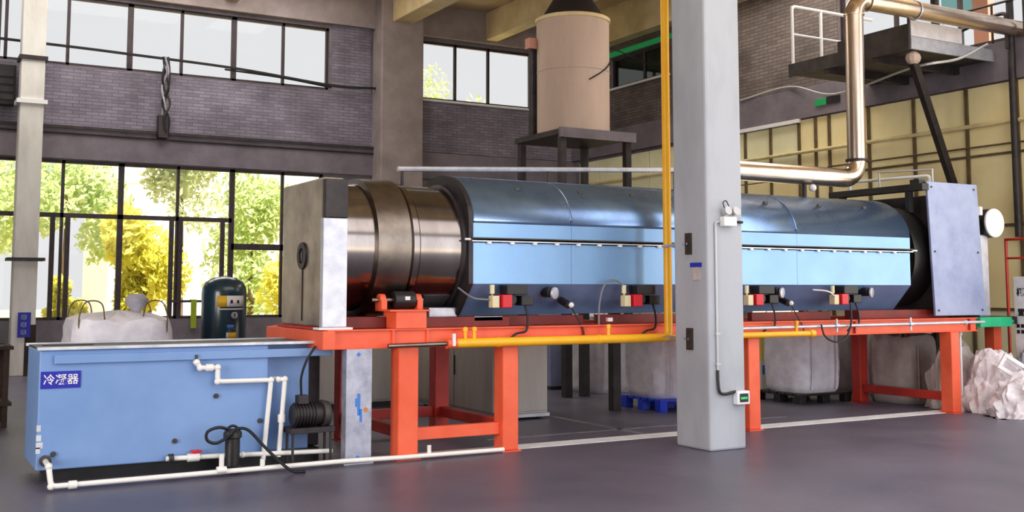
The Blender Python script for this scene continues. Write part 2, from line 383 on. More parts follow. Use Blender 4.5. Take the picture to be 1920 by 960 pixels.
# right wall: cream panels below, ring beam, brick and big windows above
wr = MB(); holesR = [(-1.4, 8.0, 0, 7.3), (15.1, 16.9, 0, 2.4), (9.0, 14.05, 5.5, 7.7), (19.0, 21.35, 6.45, 7.2), (8.0, 8.4, 5.5, 7.3)]
for c in walls_cells(-4.3, 23.0, 0, ZC, holesR): wr.box(XR, XR + .3, c[0], c[1], c[2], c[3])
wall_right = struct(wr.build('wall_right', 'plaster'), 'right wall clad with cream panels under a dark beam')
ys = [8.4, 9.2, 10.43, 11.33, 12.37, 13.35, 14.28, 15.05, 15.1]
def rpanel(y0, y1, z0, z1, m): box('panel', m, wall_right, XR - .04, XR, y0 + .012, y1 - .012, z0 + .01, z1 - .01, .006)
for a, b in zip(ys[:-2], ys[1:-1]):
    rpanel(a, b, 3.72, 4.84, 'cream_panel'); rpanel(a, b, 2.6, 3.72, 'cream_panel'); rpanel(a, b, 1.3, 2.6, 'cream_panel'); rpanel(a, b, 0.0, 1.3, 'cream_panel_green')
for a, b in zip([15.05, 15.82, 16.55, 17.3, 18.1, 18.9, 19.8, 20.8, 21.8], [15.82, 16.55, 17.3, 18.1, 18.9, 19.8, 20.8, 21.8, 22.7]):
    rpanel(a, b, 3.72, 4.78, 'cream_panel_green'); rpanel(a, b, 2.6, 3.72, 'cream_panel')
for a in (17.0, 18.1, 19.2, 20.3, 21.4): rpanel(a, a + 1.1, 0, 2.6, 'cream_panel_green')
for y in ys[:-2] + [14.62, 15.05, 15.82, 16.55]: box('batten', 'batten', wall_right, XR - .07, XR - .04, y - .03, y + .03, (0 if y < 15 else 2.6), 4.84)
for z in (2.6, 3.72, 1.3): box('girt', 'batten', wall_right, XR - .065, XR - .04, 8.4, 15.0, z - .02, z + .02)
box('ring_beam', 'concrete_dark', wall_right, XR - .1, XR, 8.4, 23.0, 4.85, 5.44)
box('capping', 'white', wall_right, XR - .12, XR - .05, 15.0, 17.6, 4.78, 4.85)
bw = MB()
for c in walls_cells(8.4, 23.0, 5.46, 7.6, [(9.0, 14.05, 5.46, 7.7), (19.0, 21.35, 6.45, 7.2)]): bw.box(XR - .03, XR, c[0], c[1], c[2], c[3])
bw.build('brick_infill', 'brick_right', wall_right)
box('roof_beam', 'beam_paint', wall_right, XR - .35, XR, -4.0, 23.0, 7.5, ZC)
MB().tube([(XR - .1, 8.4, 4.2), (XR - .1, 22.9, 4.2)], .035, 8).build('cream_pipe', 'cream_pipe', wall_right, smooth=True)
MB().tube([(XR - .09, 8.4, 3.86), (XR - .09, 14.3, 3.86)], .015, 6).build('thin_pipe', 'batten', wall_right)
MB().tube([(14.85, 10.42, 7.4), (14.85, 10.42, 2.4)], .055, 10).build('downpipe', 'dark_steel', wall_right, smooth=True)
MB().tube(spline([(14.88, 16.6, 5.45), (14.88, 15.2, 5.5), (14.4, 13.6, 5.06), (13.4, 11.1, 4.98), (13.95, 10.7, 5.1), (14.7, 10.72, 5.42)]), .02, 6).build('sagging_cable', 'conduit', wall_right)
def side_window(n, ycs, z0, z1, label, m='glass', fm='window_frame'):
    w = bpy.data.objects.new('window_%d' % n, None); COL.objects.link(w); w.location = (XR + .1, ycs[0], z0); struct(w, label)
    for y in ycs: box('mullion', fm, w, XR + .07, XR + .14, y - .03, y + .03, z0, z1)
    box('bottom_rail', fm, w, XR + .06, XR + .15, ycs[0], ycs[-1], z0, z0 + .06); box('top_rail', fm, w, XR + .06, XR + .15, ycs[0], ycs[-1], z1 - .06, z1)
    for a, b in zip(ycs[:-1], ycs[1:]): box('pane', m, w, XR + .1, XR + .108, a, b, z0, z1)
    return w
side_window(6, [9.03, 10.3, 11.5, 12.8, 14.02], 5.5, 7.7, 'big bright window of the right wall behind the platform')
w8 = side_window(7, [19.03, 20.1, 21.32], 6.45, 7.2, 'dark tinted window of the right wall beside the silo', 'glass_dark')
box('sill', 'white', w8, XR - .08, XR + .1, 19.0, 21.4, 6.40, 6.45); box('green_lintel', 'exit_green', w8, XR - .06, XR + .05, 18.4, 21.5, 7.22, 7.34)
dr = bpy.data.objects.new('door_1', None); COL.objects.link(dr); dr.location = (XR, 16, 0); struct(dr, 'open doorway in the right wall behind the furnace')
for a, b in ((15.1, 15.18), (16.82, 16.9)): box('jamb', 'dark_steel', dr, XR - .05, XR + .3, a, b, 0, 2.4)
box('lintel', 'dark_steel', dr, XR - .05, XR + .3, 15.1, 16.9, 2.32, 2.4)

# behind the camera: front wall with open door, left wall opening added for light
wf = MB()
for c in walls_cells(-6.3, 15.3, 0, ZC, [(3.4, 13.8, 0, 7.2)]): wf.box(c[0], c[1], -4.3, -4.0, c[2], c[3])
struct(wf.build('wall_front', 'plaster'), 'front wall with a wide open doorway')
wl = MB()
for c in walls_cells(-4.3, 23.0, 0, ZC, [(1.0, 7.0, 0, 4.6)]): wl.box(-6.3, -6.0, c[0], c[1], c[2], c[3])
struct(wl.build('wall_left', 'plaster'), 'left wall with an opening added to let light in')

# ceiling with beams
cm = MB()
for c in walls_cells(-6.3, 15.3, -4.3, 23.3, [(-1.1, 8.3, 18.5, 22.3), (-0.1, 13.1, -3.5, 4.7), (12.75, 14.45, 9.7, 16.3)]): cm.box(c[0], c[1], c[2], c[3], ZC, ZC + .25)  # openings over the back wall and right wall are added for light
ce = struct(cm.build('ceiling', 'ceiling_paint'), 'cream painted concrete ceiling with beams')
box('added_roof_curb', 'ceiling_paint', ce, -1.1, 8.3, 18.45, 18.5, ZC - .1, ZC + .5)  # curb of the added back opening
box('sun_block_sheet', 'white', ce, -1.3, 8.5, 18.3, 22.5, ZC + .3, ZC + .34); box('sun_block_sheet', 'white', ce, 12.6, 14.6, 9.5, 16.5, ZC + .3, ZC + .34); box('sun_block_sheet', 'white', ce, -.3, 13.3, -3.7, 4.9, ZC + .3, ZC + .34)  # opaque unseen sheets added to keep the sun out
for x, w, zb in ((2.17, .4, 7.6), (6.1, .3, 7.8), (9.97, .5, 7.72), (12.5, .32, 7.66)): box('beam', 'beam_paint', ce, x - w / 2, x + w / 2, 5.02, 22.84, zb, ZC, .02)
for y in (5.2, 8.7, 17.9): box('cross_beam', 'ceiling_paint', ce, -6.0, 15.0, y - .18, y + .18, 7.95, ZC, .02)

# ================================================================== OUTSIDE
struct(MB().box(-60, 80, 23.3, 110, -.35, -.25).build('ground', 'earth'), 'pale sunlit yard outside')
struct(MB().box(-60, 80, -60, -4.3, -.35, -.25).build('ground_front', 'earth'), 'pale yard in front of the hall')
struct(MB().box(15.3, 80, -4.3, 23.3, -.35, -.25).build('ground_side', 'earth'), 'pale yard beside the hall')
def leaves(c, rx, ry, rz, n, size, seed):
    rnd = random.Random(seed); V = []; F = []
    blobs = [(Vector((rnd.uniform(-.6, .6) * rx, rnd.uniform(-.6, .6) * ry, rnd.uniform(-.65, .65) * rz)), rnd.uniform(.35, .6)) for _ in range(9)]
    for i in range(n):
        b, s = rnd.choice(blobs)
        d = Vector((rnd.gauss(0, 1), rnd.gauss(0, 1), rnd.gauss(0, 1))).normalized() * (rnd.random() ** .4)
        p = Vector(c) + b + Vector((d.x * rx * s, d.y * ry * s, d.z * rz * s))
        u = Vector((rnd.gauss(0, 1), rnd.gauss(0, 1), rnd.gauss(0, 1))).normalized(); v = u.orthogonal().normalized()
        h = size * rnd.uniform(.6, 1.4); k = len(V)
        V += [p - u * h, p + v * h * .55, p + u * h, p - v * h * .55]; F.append((k, k + 1, k + 2, k + 3))
    me = bpy.data.meshes.new('foliage'); me.from_pydata(V, [], F); return me
def tree(x, y, h, r, m, seed, label, n=3000, size=.13, base=.1):
    t = thing('tree', (x, y, -.25), label, 'tree', 'trees outside the back windows')
    link('foliage', leaves((x, y, h * (1 + base) / 2), r, r, h * (1 - base) / 2, n, size, seed), m, t)
    MB().cyl((x, y, -.25), (x, y, h * .7), .16, .05, 10).build('trunk', 'bark', t)
tree(5.82, 29.5, 3.9, 1.15, 'leaf_yellow', 1, 'bright yellow green tree seen beside the middle window post', 5000, .12)
tree(4.4, 34, 6.4, 2.0, 'leaf_green', 2, 'green tree behind the second window pane from the slim column', 2400, .13, .35)
tree(8.6, 38, 7.6, 1.7, 'leaf_pale', 3, 'pale tall tree crown right of the bright yellow tree', 2400, .14, .5)
tree(1.9, 36, 6.8, 2.2, 'leaf_green', 4, 'green tree at the far left behind the slim column')
tree(9.9, 34, 5.6, 1.5, 'leaf_green', 5, 'green tree seen through the window next to the furnace hood')
tree(10.6, 30.5, 2.8, 1.3, 'leaf_yellow', 6, 'low yellow bush seen through the window next to the furnace hood', 2600, .12)
tree(3.75, 27.5, 1.9, .6, 'leaf_yellow', 8, 'low bright bush just outside, left of the bulk bag', 1800, .09)
tree(20.4, 40, 11.6, 2.3, 'leaf_green', 9, 'tree crown seen through the upper window beside the pier')
tree(0.6, 31, 5.2, 1.6, 'leaf_pale', 11, 'pale tree cut by the left picture edge')
hb = thing('white_building', (16.5, 60, -.25), 'white block with grey windows far outside the lower windows', 'building')
box('wall', 'facade', hb, 9.2, 24, 56, 64, -.25, 8.6)
for z in (1.2, 4.2, 6.9):
    for x in (10.2, 12.2, 14.2, 16.2, 18.2, 20.2): box('window', 'facade_window', hb, x - .45, x + .45, 55.95, 56.05, z, z + 1.1)
box('parapet', 'facade', hb, 9.0, 24.2, 55.8, 64.2, 8.6, 8.9)
tp = thing('blue_sheet', (16.6, 12.2, 5.6), 'bright blue sheet on a rusty frame outside the platform window', 'sheet')
box('panel', 'tarp_blue', tp, 16.55, 16.6, 12.35, 13.0, 6.45, 7.6); box('post', 'rust_red', tp, 16.5, 16.66, 12.0, 12.3, 5.0, 7.6); box('post', 'dark_steel', tp, 16.5, 16.62, 13.1, 13.2, 5.0, 7.6)
box('foot', 'rust_red', tp, 16.4, 16.8, 11.9, 13.3, -.25, 5.0)

# ================================================================== SUPPORT FRAME
fr = thing('support_frame', (8, 10.33, 0), 'long orange steel frame on legs carrying the rotary furnace', 'frame')
def ibeam(x0, x1, y0, y1, z0, z1, nm='beam', m='orange'):
    return MB().box(x0, x1, y0 + .03, y1 - .03, z0 + .012, z1 - .012).box(x0, x1, y0, y1, z0, z0 + .014).box(x0, x1, y0, y1, z1 - .014, z1).build(nm, m, fr, .003)
b1 = ibeam(3.50, 12.6, 9.50, 9.66, 1.05, 1.23); ibeam(3.50, 12.6, 11.02, 11.18, 1.05, 1.23)
for x in (3.52, 4.14, 4.50, 6.3, 8.4, 10.3, 12.44): box('stiffener', 'red_dull' if x > 5 else 'orange', fr, x, x + .015, 9.50, 9.66, 1.062, 1.218)
box('end_beam', 'orange', fr, 3.44, 3.56, 9.48, 11.2, 1.05, 1.22, .006)
for x in (4.22, 5.34, 8.55, 12.02): box('cross_beam', 'red_dull', fr, x, x + .16, 9.66, 11.02, 1.06, 1.22, .004)
for x, w in ((4.19, .21), (5.32, .18), (8.54, .17), (12.02, .16)):
    box('leg', 'orange', fr, x, x + w, 9.47, 9.66, .012, 1.05, .012); xr_ = 8.95 if 8 < x < 9 else x; box('leg', 'red_dull', fr, xr_, xr_ + w, 11.02, 11.18, .012, 1.05, .012)
    box('foot_plate', 'orange', fr, x - .02, x + w + .02, 9.45, 9.68, 0, .012); box('foot_plate', 'red_dull', fr, xr_ - .02, xr_ + w + .02, 11.0, 11.2, 0, .012)
box('low_crossbar', 'orange', fr, 4.40, 5.32, 9.53, 9.61, .17, .285, .006); box('low_crossbar', 'red_dull', fr, 4.40, 5.32, 11.06, 11.14, .19, .3, .006)
box('low_crossbar', 'red_dull', fr, 5.38, 5.46, 9.66, 11.02, .19, .3, .006); box('low_crossbar', 'red_dull', fr, 12.06, 12.14, 9.66, 11.02, .15, .26, .006); box('low_crossbar', 'red_dull', fr, 4.25, 4.33, 9.66, 11.02, .19, .3, .006)
pd = MB().box(4.17, 4.49, 9.49, 9.80, 1.23, 1.40).build('roller_pedestal', 'orange', fr, .006)
box('top_plate', 'orange', pd, 4.10, 4.52, 9.47, 9.84, 1.395, 1.41)
box('roller_base', 'maroon', fr, 3.62, 4.16, 9.72, 11.0, 1.23, 1.34, .005); box('cradle', 'maroon', fr, 4.5, 5.5, 9.66, 9.9, 1.23, 1.33, .005)
MB().box(10.6, 12.3, 9.72, 9.95, 1.23, 1.34).build('cradle', 'maroon', fr, .005)
for x in (5.2, 6.7, 8.9, 10.9): box('side_rail', 'maroon', fr, x, x + 1.3, 9.8, 9.88, 1.23, 1.33, .004)

# drive motor and rollers on the pedestal
rl = thing('drive_roller', (4.35, 9.75, 1.41), 'black motor with orange bearings under the steel drum', 'motor')
MB().cyl((4.24, 9.74, 1.50), (4.46, 9.74, 1.50), .085, n=24).build('motor_body', 'black', rl, .006, True)
box('nameplate', 'white', rl, 4.335, 4.385, 9.645, 9.66, 1.50, 1.535)
for x in (4.12, 4.5): MB().box(x - .03, x + .03, 9.66, 9.82, 1.41, 1.5).cyl((x - .03, 9.74, 1.5), (x + .03, 9.74, 1.5), .06, n=20).build('bearing', 'orange', rl, .004)
MB().cyl((4.02, 9.74, 1.5), (4.56, 9.74, 1.5), .022).build('shaft', 'stainless_dull', rl, smooth=True)

# ================================================================== ROTARY FURNACE
CY, CZ, RA = 10.35, 2.07, .70
fu = thing('rotary_furnace', (8, CY, 1.23), 'long rotary furnace with blue domed casing and stainless drum', 'furnace')
HX0, HX1 = 5.05, 11.5
ZA, RB = 2.27, .53                                # spring line and rise of the elliptical dome
def archprof(r, a0, a1, n=24): return [(CY - r * math.cos(a0 + (a1 - a0) * i / n), ZA + (r - RA + RB) * math.sin(a0 + (a1 - a0) * i / n)) for i in range(n + 1)]
dp = archprof(RA, 0, math.pi, 40) + [(CY + RA, 2.1)]
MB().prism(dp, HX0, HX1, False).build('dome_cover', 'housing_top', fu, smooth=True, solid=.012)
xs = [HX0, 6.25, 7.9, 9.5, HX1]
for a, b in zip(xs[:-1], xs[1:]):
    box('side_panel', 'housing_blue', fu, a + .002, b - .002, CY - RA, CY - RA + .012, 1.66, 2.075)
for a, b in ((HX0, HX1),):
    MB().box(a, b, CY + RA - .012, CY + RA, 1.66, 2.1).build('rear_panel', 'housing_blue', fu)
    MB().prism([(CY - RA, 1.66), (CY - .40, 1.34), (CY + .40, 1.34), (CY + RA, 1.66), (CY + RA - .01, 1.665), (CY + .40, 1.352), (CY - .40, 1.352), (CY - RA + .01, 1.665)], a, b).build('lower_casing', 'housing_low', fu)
for x in xs[1:-1]: MB().prism(archprof(RA + .005, R(4), R(70), 12), x - .012, x + .012, False).build('dome_joint', 'housing_top', fu, smooth=True, solid=.01)
for a, b in zip(xs[:-1], xs[1:]): box('dome_light_band', 'housing_blue', fu, a + .002, b - .002, CY - RA - .006, CY - RA + .006, 2.128, ZA + .004)  # reflected light band low on the dome, put in as pale panels
fl = box('seam_flange', 'steel_plat', fu, HX0, HX1 + .03, CY - RA - .035, CY - RA + .01, 2.115, 2.128)
box('seam_flange', 'galvanised', fu, HX0, HX1 + .03, CY - RA - .03, CY - RA + .01, 2.085, 2.098)
bolt_me = MB().box(-.022, .022, -.016, .012, -.01, .01).build('flange_clip', 'white', fu); bolt_me.location += Vector((HX0 + .2, CY - RA - .015, 2.074))
k = HX0 + .47
while k < HX1 - .1:
    o = bolt_me.copy(); COL.objects.link(o); o.location.x = k - fu.location.x; k += .27
MB().cyl((HX0 - .01, CY - RA - .01, 2.107), (HX0 - .07, CY - RA - .01, 2.107), .012).build('seam_pin', 'white', fu)
MB().cyl((HX1 + .03, CY - RA - .01, 2.107), (HX1 + .12, CY - RA - .01, 2.107), .012).build('seam_pin', 'white', fu)
# dark end rims of the casing
full = lambda r, zb: [(CY - .40 * r / RA, zb), (CY - r, 1.66)] + archprof(r, 0, math.pi, 28) + [(CY + r, 1.66), (CY + .40 * r / RA, zb)]
MB().prism(full(RA + .012, 1.33), HX0 - .03, HX0 + .02).build('end_rim', 'dark_steel', fu, smooth=False)
MB().prism(full(RA - .01, 1.345), HX1 - .03, HX1 - .01).build('end_rim', 'dark_steel', fu)
# small lifting lugs and marks on the dome
lug = MB().box(-.03, .03, -.012, .012, 0, .035).build('lifting_lug', 'steel_plat', fu, .004)
lug.location = Vector((5.7, CY - .50, ZA + .371)) - fu.location
for x in (6.5, 7.2, 8.3, 9.2, 10.1, 10.9):
    o = lug.copy(); COL.objects.link(o); o.location.x = x - fu.location.x
# stainless drum, in stages with tyre ring
DZ, DR = 2.03, .645
MB().lathe_x([(3.70, DR - .08), (3.70, DR), (4.06, DR)], CY, DZ).build('drum_section', 'stainless', fu, smooth=True)
MB().lathe_x([(4.04, DR), (4.055, DR + .055), (4.40, DR + .055), (4.42, DR)], CY, DZ).build('tyre_ring', 'stainless_dull', fu, smooth=True)
MB().lathe_x([(4.42, DR), (4.44, DR + .03), (4.50, DR + .03), (4.52, DR)], CY, DZ).build('drum_band', 'stainless', fu, smooth=True)
MB().lathe_x([(4.52, DR + .005), (4.99, DR + .005)], CY, DZ).build('drum_section', 'stainless', fu, smooth=True)
MB().lathe_x([(4.97, DR + .006), (4.98, DR + .035), (5.03, DR + .035), (5.04, DR)], CY, DZ).build('drum_band', 'dark_steel', fu, smooth=True)
MB().lathe_x([(11.4, .6), (11.62, .6), (11.62, .68), (12.06, .68)], CY, DZ + .02).build('discharge_drum', 'black', fu, smooth=True)
MB().box(4.72, 5.04, CY - .42, CY + .3, 1.23, 1.42).build('drum_lining', 'galvanised', fu, .01)
# thin vent line above the dome
MB().tube([(4.55, CY, 2.86), (8.4, CY, 3.06)], .028, 8).build('vent_line', 'galvanised', fu, smooth=True)
for x, z in ((4.6, 2.86), (6.4, 2.955), (8.2, 3.04)): MB().cyl((x, CY, DZ + .63), (x, CY, z), .015).build('vent_support', 'dark_steel', fu)

# feed hood at the left end
fh = thing('feed_hood', (3.6, 10.2, 1.22), 'tall dented sheet-metal hood at the left end of the furnace', 'hood')
MB().box(3.485, 3.70, 9.66, 10.85, 1.25, 2.66).build('hood_body', 'hood_steel', fh, .02)
MB().box(3.47, 3.715, 9.60, 9.67, 1.25, 2.27).build('front_cover', 'galvanised', fh, .008)
MB().box(3.49, 3.715, 9.60, 9.67, 2.275, 2.64).build('upper_cover', 'dark_steel', fh, .006)
box('base_flange', 'white', fh, 3.43, 3.76, 9.56, 9.72, 1.23, 1.25)
ring = MB(); ring.lathe_x([(3.485, .07), (3.465, .075), (3.465, .13), (3.485, .135)], 10.2, 1.93, 28); ring.build('port_rim', 'black', fh, smooth=True)
MB().sphere((3.49, 10.2, 1.93), .07, (.3, .6, 1.3)).build('port_plug', 'stainless_dull', fh, smooth=True)
MB().box(3.478, 3.486, 10.19, 10.21, 1.3, 1.8).build('drip_seam', 'rust_dirt', fh)
box('base_shelf', 'red_dull', fh, 3.48, 3.74, 9.7, 10.95, 1.225, 1.25)

# discharge hood at the right end
dh = thing('discharge_hood', (12.3, 10.3, 1.23), 'tall pale blue sheet-metal hood at the right end of the furnace', 'hood')
mt = Matrix.Translation((11.84, 9.55, 1.26)) @ Matrix(((1, 0, -.05, 0), (0, 1, 0, 0), (0, 0, 1, 0), (0, 0, 0, 1)))
MB().box(0.22, .96, .035, 1.5, .02, 1.6, mt).build('hood_body', 'dark_steel', dh, .01)
MB().box(0.0, 1.0, 0, .035, 0, 1.76, mt).build('front_plate', 'galv_blue', dh, .006)
bt = MB().cyl((11.9, 9.552, 1.33), (11.9, 9.54, 1.33), .014, n=8).build('plate_bolt', 'steel_plat', dh)
for x, z in ((12.77, 1.33), (11.83, 2.95), (12.68, 2.95), (11.86, 2.1), (12.72, 2.1)):
    o = bt.copy(); COL.objects.link(o); o.location = bt.location + Vector((x - 11.9, 0, z - 1.33))
MB().box(11.62, 11.75, 9.52, 11.15, 2.90, 2.99).build('top_bar', 'black', dh, .006)
for y in (9.75, 10.9): box('bar_post', 'black', dh, 11.64, 11.72, y, y + .07, 2.62, 2.9)
MB().box(11.66, 11.78, 9.6, 9.75, 2.99, 3.05).build('bar_bracket', 'black', dh)
MB().tube(round_path([(12.0, 11.1, 3.0), (12.0, 11.1, 3.15), (12.3, 9.95, 3.16), (12.3, 9.95, 2.98)], .05), .022, 8).build('sample_pipe', 'white', dh, smooth=True)
MB().tube([(12.05, 10.6, 3.0), (12.05, 10.6, 3.25), (12.3, 9.9, 3.24), (12.3, 9.9, 2.98)], .014, 6).build('guard_rail', 'conduit', dh)

fan = thing('exhaust_fan', (13.15, 9.9, 1.2), 'white round-capped fan pipe beside the pale blue hood', 'fan')
MB().cyl((13.22, 9.66, 2.52), (13.22, 10.6, 2.52), .20, n=32).build('casing', 'black', fan, smooth=True)
MB().cyl((13.22, 9.63, 2.52), (13.22, 9.665, 2.52), .20, n=32).build('end_cap', 'white', fan, .008, True)
MB().box(12.95, 13.18, 9.72, 9.98, 1.23, 2.36).build('riser_box', 'galvanised', fan, .02)
MB().cyl((12.97, 9.7, 2.62), (12.97, 9.7, 2.74), .05, n=12).build('valve', 'white', fan, .01)
box('rear_frame', 'black', fan, 12.9, 13.6, 10.3, 10.9, 1.23, 2.9)
st = thing('discharge_stand', (13.2, 10, 0), 'stand with orange leg and green box at the right end', 'stand')
box('green_box', 'green', st, 12.66, 13.32, 9.5, 9.62, 1.10, 1.23, .008); box('leg', 'orange', st, 13.34, 13.5, 9.8, 9.96, 0, 1.13, .01)
box('top_beam', 'dark_steel', st, 12.62, 13.7, 9.62, 10.9, 1.13, 1.23); box('leg', 'red_dull', st, 13.34, 13.5, 10.7, 10.86, 0, 1.13, .01)
box('shield', 'dark_steel', st, 12.95, 13.2, 10.45, 10.5, .0, 1.12)
MB().cyl((13.34, 9.56, 1.165), (13.4, 9.56, 1.165), .03).build('end_plug', 'green', st)

# gas burners on the lower casing (parts of the furnace)
def burner(x):
    z = 1.52; y = CY - RA - .02
    b = MB().box(x + .12, x + .36, y - .14, y + .02, z + .03, z + .13).cyl((x + .2, y + .08, z - .02), (x + .2, y - .1, z - .02), .06, n=16).box(x + .30, x + .44, y - .12, y + .02, z - .08, z + .02).build('burner', 'black', fu, .008)
    MB().box(x + .06, x + .17, y - .16, y - .02, z - .10, z + .03).build('red_actuator', 'red', b, .008)
    MB().box(x - .04, x + .04, y - .13, y - .04, z - .10, z + .02).build('valve_block', 'sensor_cream', b, .008)
    MB().cyl((x - .02, y - .08, z + .04), (x - .02, y - .08, z + .13), .025, n=12).build('pressure_cap', 'sensor_cream', b, smooth=True)
    MB().cyl((x - .02, y - .08, z + .0), (x - .02, y - .08, z + .05), .012, n=8).build('valve_stem', 'brass', b, smooth=True)
    MB().tube(spline([(x + .36, y - .08, z - .06), (x + .37, y - .12, z - .2), (x + .33, y - .16, z - .33), (x + .2, y - .18, z - .36), (x + .12, y - .17, z - .42)], 5), .012, 6).build('hose', 'black_rubber', b)
    return b
for x in (5.26, 6.88, 8.62, 10.0): burner(x)
def port(x, z):
    p = MB().cyl((x, CY - RA + .08, z), (x + .0, CY - RA - .06, z), .055, n=20).build('sight_port', 'black', fu, smooth=True)
    MB().cyl((x + .02, CY - RA - .06, z - .01), (x + .03, CY - RA - .085, z - .012), .062, n=20).build('port_cap', 'galvanised', p, .006, True)
for x in (5.97, 9.15, 10.66): port(x, 1.575)
def sensor(x, z):
    p = MB().cyl((x, CY - RA + .1, z + .05), (x, CY - RA - .05, z), .04, n=14).build('sensor', 'black', fu, smooth=True)
    MB().sphere((x + .03, CY - RA - .06, z), .03).build('sensor_head', 'white', p, smooth=True)
    MB().tube(spline([(x + .03, CY - RA - .06, z - .02), (x + .08, CY - RA - .08, z - .12), (x + .12, CY - RA - .14, z - .25), (x + .12, CY - RA - .17, z - .34)], 5), .008, 6).build('sensor_wire', 'black_rubber', p)
sensor(6.18, 1.44); sensor(9.3, 1.44)
MB().tube(spline([(6.55, 9.58, 1.16), (6.56, 9.58, 1.45), (6.62, 9.56, 1.66), (6.76, 9.55, 1.7), (6.86, 9.55, 1.63)], 6), .011, 6).build('grey_hose', 'hose_grey', fu)
MB().tube(spline([(4.96, 9.75, 1.62), (5.05, 9.6, 1.52), (5.2, 9.55, 1.5)], 6), .01, 6).build('grey_hose', 'hose_grey', fu)
MB().tube(spline([(9.7, 9.6, 1.6), (9.85, 9.5, 1.58), (9.97, 9.5, 1.52)], 6), .01, 6).build('grey_hose', 'white', fu)
box('name_plate', 'galvanised', fu, 5.1, 5.42, 9.66, 9.70, 1.29, 1.33)
box('white_tab', 'white', fu, 6.7, 6.76, 9.62, 9.66, 1.26, 1.3)

# ================================================================== PIPES
gp = thing('yellow_gas_pipe', (7.42, 9.4, 0), 'yellow gas pipe coming down beside the column and along the furnace frame', 'pipe')
MB().tube(round_path([(7.34, 9.40, ZC), (7.34, 9.40, 1.085), (4.75, 9.40, 1.085)], .07), .046, 14).build('main_run', 'yellow', gp, smooth=True)
MB().tube([(7.34, 9.40, 1.085), (9.45, 9.40, 1.085)], .034, 12).build('right_run', 'yellow', gp, smooth=True)
MB().cyl((9.43, 9.4, 1.085), (9.5, 9.4, 1.085), .045, n=12).build('end_cap', 'yellow', gp, smooth=True)
MB().tube([(4.72, 9.40, 1.083), (4.05, 9.40, 1.075)], .022, 10).build('tail_pipe', 'stainless_dull', gp, smooth=True)
MB().cyl((4.66, 9.4, 1.083), (4.76, 9.4, 1.083), .05, n=14).build('union', 'orange', gp, smooth=True)
MB().box(4.70, 4.73, 9.34, 9.37, 1.06, 1.18).build('valve_handle', 'white', gp, .004)
for x in (4.86, 4.96, 6.55, 9.22): MB().cyl((x, 9.4, 1.1), (x, 9.4, 1.24), .018, n=10).cyl((x, 9.4, 1.2), (x, 9.4, 1.235), .026, n=10).build('branch', 'yellow', gp, smooth=True)
for x in (5.2, 6.4): MB().cyl((x, 9.4, 1.085), (x + .05, 9.4, 1.085), .05, n=14).build('coupling', 'yellow', gp, smooth=True)
for z in (2.07, 1.1):
    bk = MB().tube([(7.09, 8.74, z), (7.26, 9.34, z), (7.36, 9.46, z)], .016, 8).build('wall_bracket', 'galvanised', gp)
    MB().box(7.08, 7.11, 8.70, 8.78, z - .11, z + .11).cyl((7.07, 8.74, z - .08), (7.09, 8.74, z - .08), .02, n=8).cyl((7.07, 8.74, z + .08), (7.09, 8.74, z + .08), .02, n=8).build('bracket_plate', 'rust_dirt', bk)
sp = thing('silver_pipe', (10.5, 9.4, 1.1), 'thin silver pipe along the right half of the furnace frame', 'pipe')
MB().tube([(8.2, 9.42, 1.16), (12.62, 9.42, 1.175)], .019, 10).build('run', 'galvanised', sp, smooth=True)
for x in (9.9, 11.2): MB().cyl((x, 9.42, 1.09), (x, 9.42, 1.25), .014, n=8).cyl((x - .03, 9.42, 1.168), (x + .03, 9.42, 1.168), .03, n=10).build('tee', 'galvanised', sp, smooth=True)
MB().sphere((12.25, 9.42, 1.17), .035).build('valve', 'conduit', sp, smooth=True)
MB().tube(spline([(9.6, 9.38, 1.19), (9.64, 9.36, 1.05), (9.8, 9.35, .98), (9.98, 9.36, 1.02), (10.1, 9.38, 1.2), (10.12, 9.4, 1.45)], 6), .012, 6).build('cable_loop', 'black_rubber', sp)

fd = thing('flue_duct', (11.33, CY, 2.8), 'large shiny flue duct rising from the furnace and leaving by the window', 'duct')
rr = .125
pth = [(8.3, CY, 2.72), (8.3, CY, 3.0)] + arc((8.45, CY, 3.0), .15, math.pi, math.pi / 2, (1, 0, 0), (0, 0, 1), 6)[1:]
MB().tube([(8.35, CY, 2.7), (8.35, CY, 2.98), (8.42, CY, 3.07), (8.55, CY, 3.1), (11.1, CY, 3.1)], rr, 28).build('horizontal_run', 'duct', fd, smooth=True)
MB().tube(arc((11.08, CY, 3.36), .26, -math.pi / 2, 0, (1, 0, 0), (0, 0, 1), 8), rr, 28).build('elbow', 'duct', fd, smooth=True)
MB().cyl((11.34, CY, 3.34), (11.34, CY, 3.37), rr + .025, n=32).build('flange', 'dark_steel', fd)
MB().tube([(11.34, CY, 3.36), (11.36, CY, 5.36)], rr, 28).build('riser', 'duct', fd, smooth=True)
MB().tube(arc((11.60, CY, 5.36), .24, math.pi, math.pi / 2, (1, 0, 0), (0, 0, 1), 8), rr, 28).build('elbow', 'duct', fd, smooth=True)
MB().cyl((11.60, CY, 5.60), (11.63, CY, 5.60), rr + .02, n=32).cyl((11.36, CY, 5.36), (11.36, CY, 5.38), rr + .015, n=32).build('flange', 'duct', fd)
MB().tube([(11.6, CY, 5.60), (16.5, CY, 5.62)], rr, 28).build('upper_run', 'duct', fd, smooth=True)
MB().tube(arc((12.6, CY, 5.6), rr + .012, 0, 2 * math.pi, (0, 1, 0), (0, 0, 1), 16), .012, 6).build('hanger_strap', 'galvanised', fd)
MB().tube([(12.6, CY, 5.73), (12.5, CY, 7.68)], .012, 6).build('hanger_rod', 'galvanised', fd)
